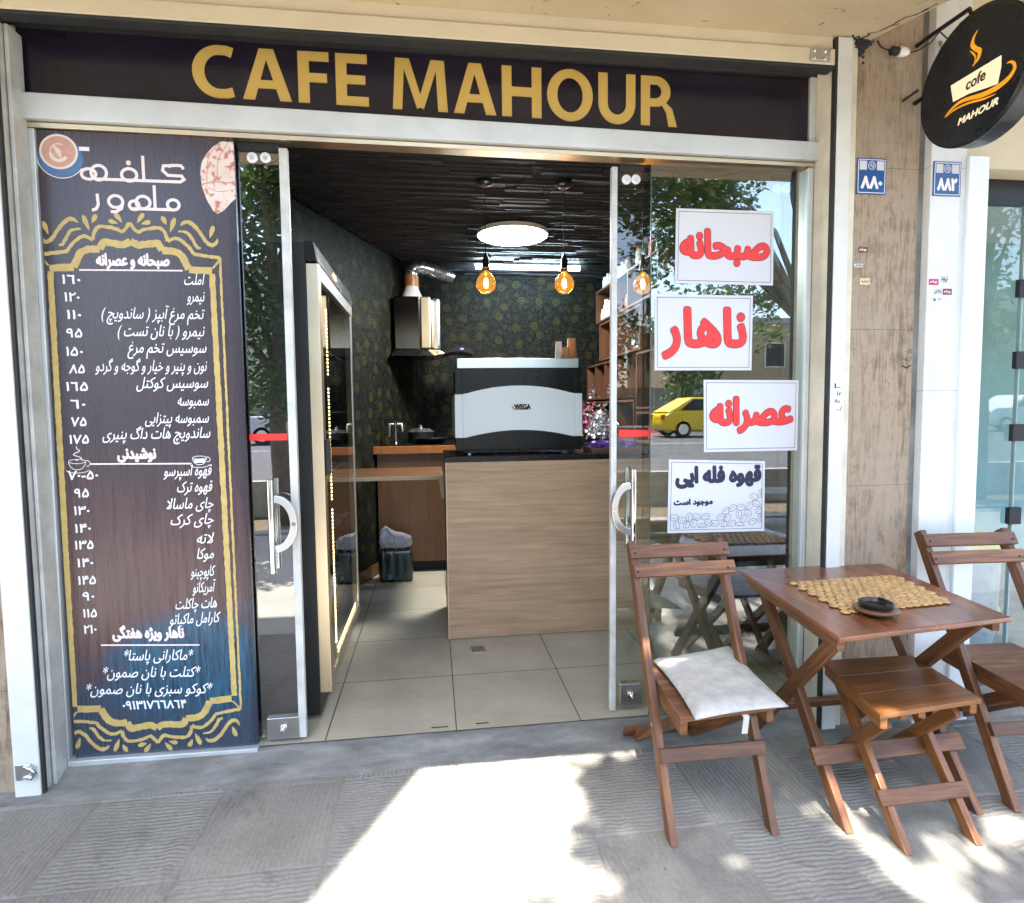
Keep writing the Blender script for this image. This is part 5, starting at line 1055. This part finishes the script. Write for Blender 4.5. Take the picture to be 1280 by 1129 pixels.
MB().slab([(2.535, -.800, .402), (2.556, -.799, .402), (2.556, -.79, .404), (2.535, -.79, .404)], .002).hexa([(2.528, -.803, .345), (2.549, -.802, .345), (2.549, -.800, .345), (2.528, -.801, .345), (2.535, -.801, .4), (2.556, -.800, .4), (2.556, -.798, .4), (2.535, -.799, .4)]).obj('strap', 'cushion', cu)

# table
tb = thing('folding_table', 'brown folding wooden table with bead mat and ashtray', 'table')
TT_ = [(2.786, -.917, .700), (3.485, -.840, .700), (3.575, -.100, .700), (2.880, -.120, .700)]
MB().slab(TT_, .020).obj('table_top', 'wood_top', tb, bevel=.006)
for a, b, off in ((TT_[0], TT_[3], .030), (TT_[1], TT_[2], -.030)): MB().beam((a[0] + off, a[1] + .03, .6595), (b[0] + off, b[1] - .03, .6595), .026, .040).obj('apron_rail', 'wood', tb, bevel=BV)
TAL = ((2.945, -.755, G0), (2.957, -.165, .655)); TAR = ((3.474, -.735, G0), (3.490, -.165, .655))
for p, q in (TAL, TAR): MB().beam(p, q, .030, .052, (1, 0, 0), z0=G0 + .002).obj('leg', 'wood', tb, bevel=BV)
TBL = ((2.905, -.760, .655), (2.955, -.08, G0)); TBR = ((3.440, -.735, .655), (3.442, -.08, G0))
for (p, q), o_ in ((TBL, .0), (TBR, .0)): MB().beam((p[0] + .02, p[1], p[2]), (q[0] + .022, q[1], q[2]), .028, .050, (1, 0, 0), z1=G0 + .002).obj('leg', 'wood', tb, bevel=BV)
def onl(A, z): k = (z - A[0][2]) / (A[1][2] - A[0][2]); return lerp(*A, k)
a, b = onl(TAL, .135), onl(TAR, .135); MB().beam((a[0] - .05, a[1] - .040, .135), (b[0] + .045, b[1] - .040, .135), .062, .024, (0, .6, .8)).obj('stretcher', 'wood', tb, bevel=BV)
MB().beam((2.92, -.18, .095), (3.50, -.18, .095), .055, .024, (0, -.6, .8)).obj('stretcher', 'wood', tb, bevel=BV)
MB().beam((2.93, -.19, .648), (3.52, -.19, .648), .04, .024, (0, 0, 1)).obj('apron_rail', 'wood', tb, bevel=BV)
# stool
stl = thing('folding_stool', 'small amber brown folding stool tucked in front of the table', 'stool')
SS = [(2.990, -.852, .400), (3.416, -.806, .400), (3.470, -.430, .400), (3.074, -.422, .400)]
for i in range(3):
    a, b = i / 3 + .003, (i + 1) / 3 - .003; MB().slab([lerp(SS[0], SS[3], a), lerp(SS[1], SS[2], a), lerp(SS[1], SS[2], b), lerp(SS[0], SS[3], b)], .018).obj('seat_board', 'wood_stool', stl, bevel=.002)
for a, b, off in ((SS[0], SS[3], .022), (SS[1], SS[2], -.022)): MB().beam((a[0] + off, a[1] + .01, .3615), (b[0] + off, b[1] - .01, .3615), .024, .040).obj('seat_rail', 'wood_stool', stl, bevel=BV)
SAL = ((3.068, -.880, G0), (3.120, -.45, .36)); SAR = ((3.335, -.874, G0), (3.392, -.45, .36))
for p, q in (SAL, SAR): MB().beam(p, q, .026, .044, (1, 0, 0), z0=G0 + .002).obj('leg', 'wood_stool', stl, bevel=BV)
SBL = ((3.055, -.80, .345), (3.150, -.36, G0)); SBR = ((3.352, -.77, .345), (3.362, -.36, G0))
for p, q in (SBL, SBR): MB().beam(p, q, .024, .044, (1, 0, 0), z1=G0 + .002).obj('leg', 'wood_stool', stl, bevel=BV)
a, b = onl(SAL, .062), onl(SAR, .062); MB().beam((a[0] - .040, a[1] - .034, .062), (b[0] + .035, b[1] - .034, .062), .050, .022, (0, .6, .8)).obj('stretcher', 'wood', stl, bevel=BV)
MB().beam((3.10, -.42, .0), (3.40, -.42, .0), .045, .02, (0, -.6, .8)).obj('stretcher', 'wood_stool', stl, bevel=BV)
for x in (3.13, 3.20): MB().beam((x, -.79, .358), (x + .03, -.70, .358), .022, .04).obj('seat_block', 'wood_stool', stl, bevel=.002)
# bead mat: flat wooden beads threaded in rows
m = MB(); Q = [(2.945, -.735), (3.402, -.690), (3.470, -.325), (2.972, -.352)]; NR, NC = 11, 14
for i in range(NR):
    for j in range(NC):
        u = (j + .5 + (.25 if i % 2 else -.25)) / NC; v = (i + .5) / NR
        x = (Q[0][0] * (1 - u) + Q[1][0] * u) * (1 - v) + (Q[3][0] * (1 - u) + Q[2][0] * u) * v; y = (Q[0][1] * (1 - u) + Q[1][1] * u) * (1 - v) + (Q[3][1] * (1 - u) + Q[2][1] * u) * v
        m.lathe([(0, .0004), (.012, .0008), (.0168, .004), (.0168, .0065), (.012, .0098), (.004, .0104), (.002, .009)], (x + rng.gauss(0, .0008), y + rng.gauss(0, .0008), .700), 12)
tag(m.obj('bead_mat', 'bead', smooth=True), 'square mat of pale wooden beads spread on the table top', 'mat')
at = thing('ashtray', 'round black ashtray on a wooden saucer at the table edge', 'ashtray'); AX, AY = 3.048, -.745
MB().lathe([(.060, 0), (.070, .006), (.073, .012), (.069, .0162), (.05, .0162)], (AX, AY, .7106), 32).obj('saucer', 'dish', at, smooth=True)
MB().lathe([(.046, .0), (.053, .005), (.055, .018), (.052, .020), (.049, .017), (.043, .007), (0, .006)], (AX, AY, .7270), 32).obj('bowl', 'bowl', at, auto=50)
for a in (.6, 2.7, 4.8): MB().box(AX + .047 * math.cos(a) - .006, AX + .047 * math.cos(a) + .006, AY + .047 * math.sin(a) - .006, AY + .047 * math.sin(a) + .006, .7445, .7510).obj('rest', 'bowl', at, bevel=.002)

# ================================================================ NEIGHBOUR SHOP
nb_ = thing('neighbour_shopfront', 'next door shop window with glass door and dark upper sign panel', 'shop window')
MB().quad((4.0055, .06, G0), (9, .06, G0), (9, .06, 2.50), (4.0055, .06, 2.50)).obj('pane', 'glass_shop', nb_)
MB().box(4.0055, 9, .02, .10, 2.40, 2.4985).obj('head_rail', 'black_metal', nb_)
MAT['pale_edge'] = plain('pale_glass_edge', (.30, .40, .40), .3)
MB().box(4.43, 4.437, .05, .07, G0, 2.399).obj('door_edge', 'pale_edge', nb_)
for z in (1.60, 1.24, .82, 1.95): MB().box(4.40, 4.47, .035, .0595, z, z + .085).obj('hinge', 'black_matt', nb_, bevel=.003)
MAT['teal'] = plain('teal_interior', (.30, .46, .46), .7, 0, .2, 2)
MB().box(3.9, 9, 2.4, 2.5, -.05, 3.0).obj('back_wall', 'teal', nb_); MB().box(3.75, 3.90, .35, 2.5, -.05, 3.0).obj('side_wall', 'cream_paint', nb_); MB().box(3.9, 9, .11, 2.4, -.06, -.01).obj('inner_floor', 'kerb', nb_); MB().box(3.9, 9, .11, 2.4, 2.9, 3.0).obj('inner_ceiling', 'white_post', nb_)
MB().box(4.30, 4.9, 1.2, 1.5, 0, 1.7).obj('cabinet', 'teal', nb_, bevel=.01)
tub = thing('display_tub', 'grey plastic covered tub with yellow rim behind the neighbour window', 'tub')
MAT['yellow_cloth'] = plain('yellow_cloth', (.62, .55, .20), .8, 0, .15, 14); MAT['grey_wrap'] = plain('grey_wrap', (.34, .38, .42), .3, 0, .2, 9, bump=.8)
MB().lathe([(.20, 0), (.235, .25), (.245, .66), (.24, .68)], (4.36, .36, 0), 28).obj('body', 'grey_wrap', tub, auto=40); MB().lathe([(.247, .64), (.262, .67), (.25, .71), (.15, .73), (0, .735)], (4.36, .36, 0), 28).obj('cloth_top', 'yellow_cloth', tub, smooth=True); MB().lathe([(.241, .29), (.248, .31), (.247, .33)], (4.36, .36, 0), 28).obj('band', 'yellow_cloth', tub, smooth=True)

# ================================================================ THE STREET BEHIND THE CAMERA (seen in the glass, and it shades the pavement)
def leaves(mbx, clumps, n, size, seed):
    r = random.Random(seed)
    W_ = [c[3] ** 2 for c in clumps]; tot = sum(W_)
    for (cx, cy_, cz, cr), wgt in zip(clumps, W_):
        for _ in range(int(n * wgt / tot)):
            d = Vector((r.gauss(0, 1), r.gauss(0, 1), r.gauss(0, .8))); d = d.normalized() * cr * r.random() ** .45
            c0 = Vector((cx, cy_, cz)) + d; a = Vector((r.gauss(0, 1), r.gauss(0, 1), r.gauss(0, .6) - .3)).normalized(); b = a.cross(Vector((r.gauss(0, .5), r.gauss(0, .5), 1))).normalized(); s_ = size * r.uniform(.6, 1.3)
            mbx.quad(c0, c0 + a * s_ * .5 + b * s_ * .28, c0 + a * s_, c0 + a * s_ * .5 - b * s_ * .28)
def tree(base, h0, clumps, n, size, label, seed, mat='leaf', tr=.13):
    t = thing('street_tree', label, 'tree', 'street trees across the pavement'); t.location = base; r = random.Random(seed); cl = [(a - base[0], b - base[1], c_ - base[2], d_) for a, b, c_, d_ in clumps]
    tw = MB(); tw.tube([(0, 0, -.1), (.03, .02, .5), (.0, .05, h0 * .6), (.05, .0, h0)], [tr * 1.3, tr, tr * .85, tr * .7], 10)
    for a, b, c_, d_ in cl: tw.tube([(.04, 0, h0 * .85), ((a) * .4, b * .4, h0 + (c_ - h0) * .55), (a, b, c_)], [tr * .5, tr * .3, .012], 6)
    tw.obj('trunk', 'bark', t, smooth=True); m = MB(); leaves(m, cl, n, size, seed); m.obj('crown', mat, t); return t
# the tree whose leaves dapple the light on the pavement by the chairs
DZ_ = 4.6
def over(gx, gy, z): k = z - G0; return (gx - SUNV.x / -SUNV.z * k, gy - SUNV.y / -SUNV.z * k, z)
cl = []
for gx, gy, r_, z in ((2.45, -.50, .30, 6.0), (2.75, -.36, .30, 6.4), (2.35, -.95, .27, 6.2), (2.70, -.82, .22, 6.5), (2.45, -1.25, .27, 6.8), (2.88, -1.32, .20, 6.9), (3.15, -.30, .34, 6.6), (3.60, -.42, .36, 6.3), (4.05, -.62, .40, 6.6), (3.35, -.62, .20, 6.2), (3.95, -1.20, .24, 6.9),
                      (3.40, -1.45, .14, 6.6), (1.86, -1.02, .12, 6.5), (1.62, -1.05, .08, 6.2), (2.26, -.42, .20, 6.4), (2.17, -.72, .17, 6.5), (2.16, -1.12, .22, 6.7), (4.6, -.7, .55, 6.9), (4.9, -1.6, .7, 7.1), (4.0, -2.2, .5, 7.0), (3.45, -.98, .08, 6.2), (2.78, -1.05, .16, 6.9), (3.12, -.80, .10, 6.6), (3.25, -1.12, .13, 6.9), (3.62, -1.10, .13, 6.9)):
    x, y, z = over(gx, gy, z); cl.append((x, y, z, r_))
cl += [(3.6, -5.4, 5.9, .6), (4.4, -5.5, 5.6, .7)]
tree((3.2, -5.7, -.05), 4.2, cl, 21000, .095, 'tall leafy tree by the kerb whose branches reach over the pavement', 21)
def blob(cx, cy_, z0, z1, rad, k, seed):
    r = random.Random(seed); return [(cx + r.gauss(0, rad * .5), cy_ + r.gauss(0, rad * .4), r.uniform(z0, z1), rad * r.uniform(.4, .7)) for _ in range(k)]
tree((-.55, -5.9, -.05), 2.2, blob(-.6, -6.0, 1.7, 5.0, 1.1, 16, 1), 11000, .12, 'dense dark green tree by the kerb opposite the left door', 31)
tree((7.3, -6.0, -.05), 3.0, blob(5.3, -6.1, 3.0, 5.8, 1.1, 11, 2), 8000, .12, 'pale green tree by the kerb opposite the paper signs', 33, 'leaf_light')
tree((10.3, -6.0, -.05), 2.6, blob(10.2, -6.1, 3.0, 6.2, 1.3, 12, 3), 6000, .13, 'green tree by the kerb further along to the right', 35)
tree((-5.0, -6.0, -.05), 2.4, blob(-5.0, -6.0, 2.4, 6.0, 1.5, 14, 4), 7000, .14, 'green tree by the kerb further along to the left', 36)
for i, (x, seed) in enumerate(((-16, 5), (-9.5, 6), (-3.6, 7), (3.0, 8), (9.5, 9), (15.5, 10), (31, 12), (41, 13))):
    lb = 'bushy tree on the far side of the road, %s' % ('furthest left', 'second from the left', 'behind the silver car', 'in the middle', 'behind the yellow car', 'just right of the yellow car', 'second from the right', 'furthest right')[i]
    tree((x, -26.5, .45), 2.2, blob(x, -26.6, 1.8, 7.4 if i % 2 else 6.2, 2.4, 14, seed), 3000, .34, lb, seed + 50, 'leaf' if i % 3 else 'leaf_light', .18)
tag(MB().box(-60, 80, -30, -29.7, .1, 2.6).obj('garden_wall', 'kerb', bevel=.02), 'long pale garden wall on the far side of the road', 'wall')
def building(x0, x1, z1, y, mat, label, nx, nz):
    t = thing('apartment_building', label, 'building'); MB().box(x0, x1, y - 8, y, 0, z1).obj('wall', mat, t); MB().box(x0 - .2, x1 + .2, y - 8.2, y + .2, z1, z1 + .35).obj('parapet', 'kerb', t); dx = (x1 - x0) / nx; dz = (z1 - .6) / nz
    for i in range(nx):
        for j in range(nz):
            wx = x0 + dx * (i + .25); wz = .9 + dz * j; wnd = MB().box(wx, wx + dx * .5, y + .002, y + .06, wz, wz + dz * .52).obj('window', 'white_post', t); MB().box(wx + .08, wx + dx * .5 - .08, y + .061, y + .066, wz + .08, wz + dz * .52 - .08).obj('pane', 'black_gloss', wnd)
MAT['brick'] = plain('tan_brick_wall', (.42, .30, .18), .9, 0, .12, 3); MAT['plaster'] = plain('pale_plaster_wall', (.56, .52, .46), .9, 0, .08, 2)
building(16, 27, 6.6, -33, 'brick', 'low tan brick building beyond the garden wall to the right', 4, 2); building(-12, 2, 10, -36, 'plaster', 'pale plaster apartment block beyond the trees to the left', 5, 3); building(31, 43, 9, -35, 'plaster', 'pale plaster block at the far right beyond the road', 4, 3)

def car(loc, rot, paint, label, hatch=True):
    t = thing('parked_car', label, 'car', 'cars on the road'); L, Wd = (3.9, 1.66) if hatch else (4.4, 1.7)
    lower = [(-L / 2, .42), (-L / 2 + .05, .72), (-L / 2 + .25, .84), (-.85, .95), (L / 2 - .28, .95), (L / 2 - .04, .80), (L / 2, .45), (L / 2 - .1, .25), (-L / 2 + .1, .25)]
    m = MB(); m.poly(lower[::-1], lambda u, v, tt: (u, -Wd / 2 + (Wd if tt else 0), v), 1); m.obj('body', paint, t, bevel=.06)
    c = [(-.98, .93), (-.40, 1.44), (.85 if hatch else .45, 1.46), (L / 2 - .14 if hatch else 1.35, .93)]
    def cabin(s_, ins, z0, z1):
        mm = MB(); P = [(x * s_, -Wd / 2 + .03 + ins * (z > 1), z) for x, z in c]; P2 = [(x, -y, z) for x, y, z in P]; n = 0; mm.v = P + P2; mm.face((0, 1, 2, 3)); mm.face((7, 6, 5, 4)); mm.face((0, 4, 5, 1)); mm.face((1, 5, 6, 2)); mm.face((2, 6, 7, 3)); mm.face((3, 7, 4, 0)); return mm
    cabin(1, .14, 0, 0).obj('cabin', paint, t, bevel=.05)
    for sd in (-1, 1):
        q = lambda u, v, tt: (u, sd * (Wd / 2 - .03 - .14 * (v - .93) / .52 + .012 + tt), v)
        mid = .14
        for P in ([(-.80, .99), (-.36, 1.37), (mid - .04, 1.39), (mid - .04, .99)], [(mid + .04, .99), (mid + .04, 1.39), (.80 if hatch else .42, 1.39), (1.35 if hatch else 1.0, .99)]):
            mw = MB(); mw.poly(P, q, .004); mw.obj('window', 'black_gloss', t)
        for x in (-L / 2 + .72, L / 2 - .72):
            wh = MB().lathe([(.29, -.10), (.31, -.09), (.31, .09), (.29, .10)], (x, sd * (Wd / 2 - .10), .31), 24, 'y').obj('wheel', 'rubber', t, auto=40); MB().lathe([(.19, -.106), (.19, .106)], (x, sd * (Wd / 2 - .10), .31), 20, 'y').obj('rim', 'steel', wh)
        MB().box(-L / 2 - .02, -L / 2 + .08, sd * .60 - .16, sd * .60 + .16, .62, .76).obj('headlight', 'white_plastic', t, bevel=.02); MB().box(L / 2 - .10, L / 2 + .01, sd * .62 - .14, sd * .62 + .14, .66, .84).obj('tail_light', 'redbox', t, bevel=.02)
    t.location = loc; t.rotation_euler = (0, 0, rot); return t
MAT['car_yellow'] = plain('yellow_car_paint', (.85, .56, .01), .25, 0, .02); MAT['car_silver'] = plain('silver_car_paint', (.55, .57, .60), .25, .4, .03); MAT['car_white'] = plain('white_car_paint', (.75, .75, .74), .25, 0, .02)
car((11.75, -19.0, .352), math.radians(180), 'car_yellow', 'bright yellow hatchback on the road, seen mirrored in the glass')
car((-2.6, -19.0, .352), math.radians(180), 'car_silver', 'silver saloon on the road, mirrored in the left door', False)
car((25.5, -19.2, .352), math.radians(180), 'car_white', 'white saloon on the road far to the right', False)
bn = thing('stone_bench', 'low stone slab bench at the kerb opposite the paper signs', 'bench')
MB().box(4.6, 6.6, -4.7, -4.15, .30, .38).obj('slab', 'kerb', bn, bevel=.01); MB().box(4.8, 5.0, -4.6, -4.25, G0, .2995).obj('leg', 'kerb', bn); MB().box(6.2, 6.4, -4.6, -4.25, G0, .2995).obj('leg', 'kerb', bn)
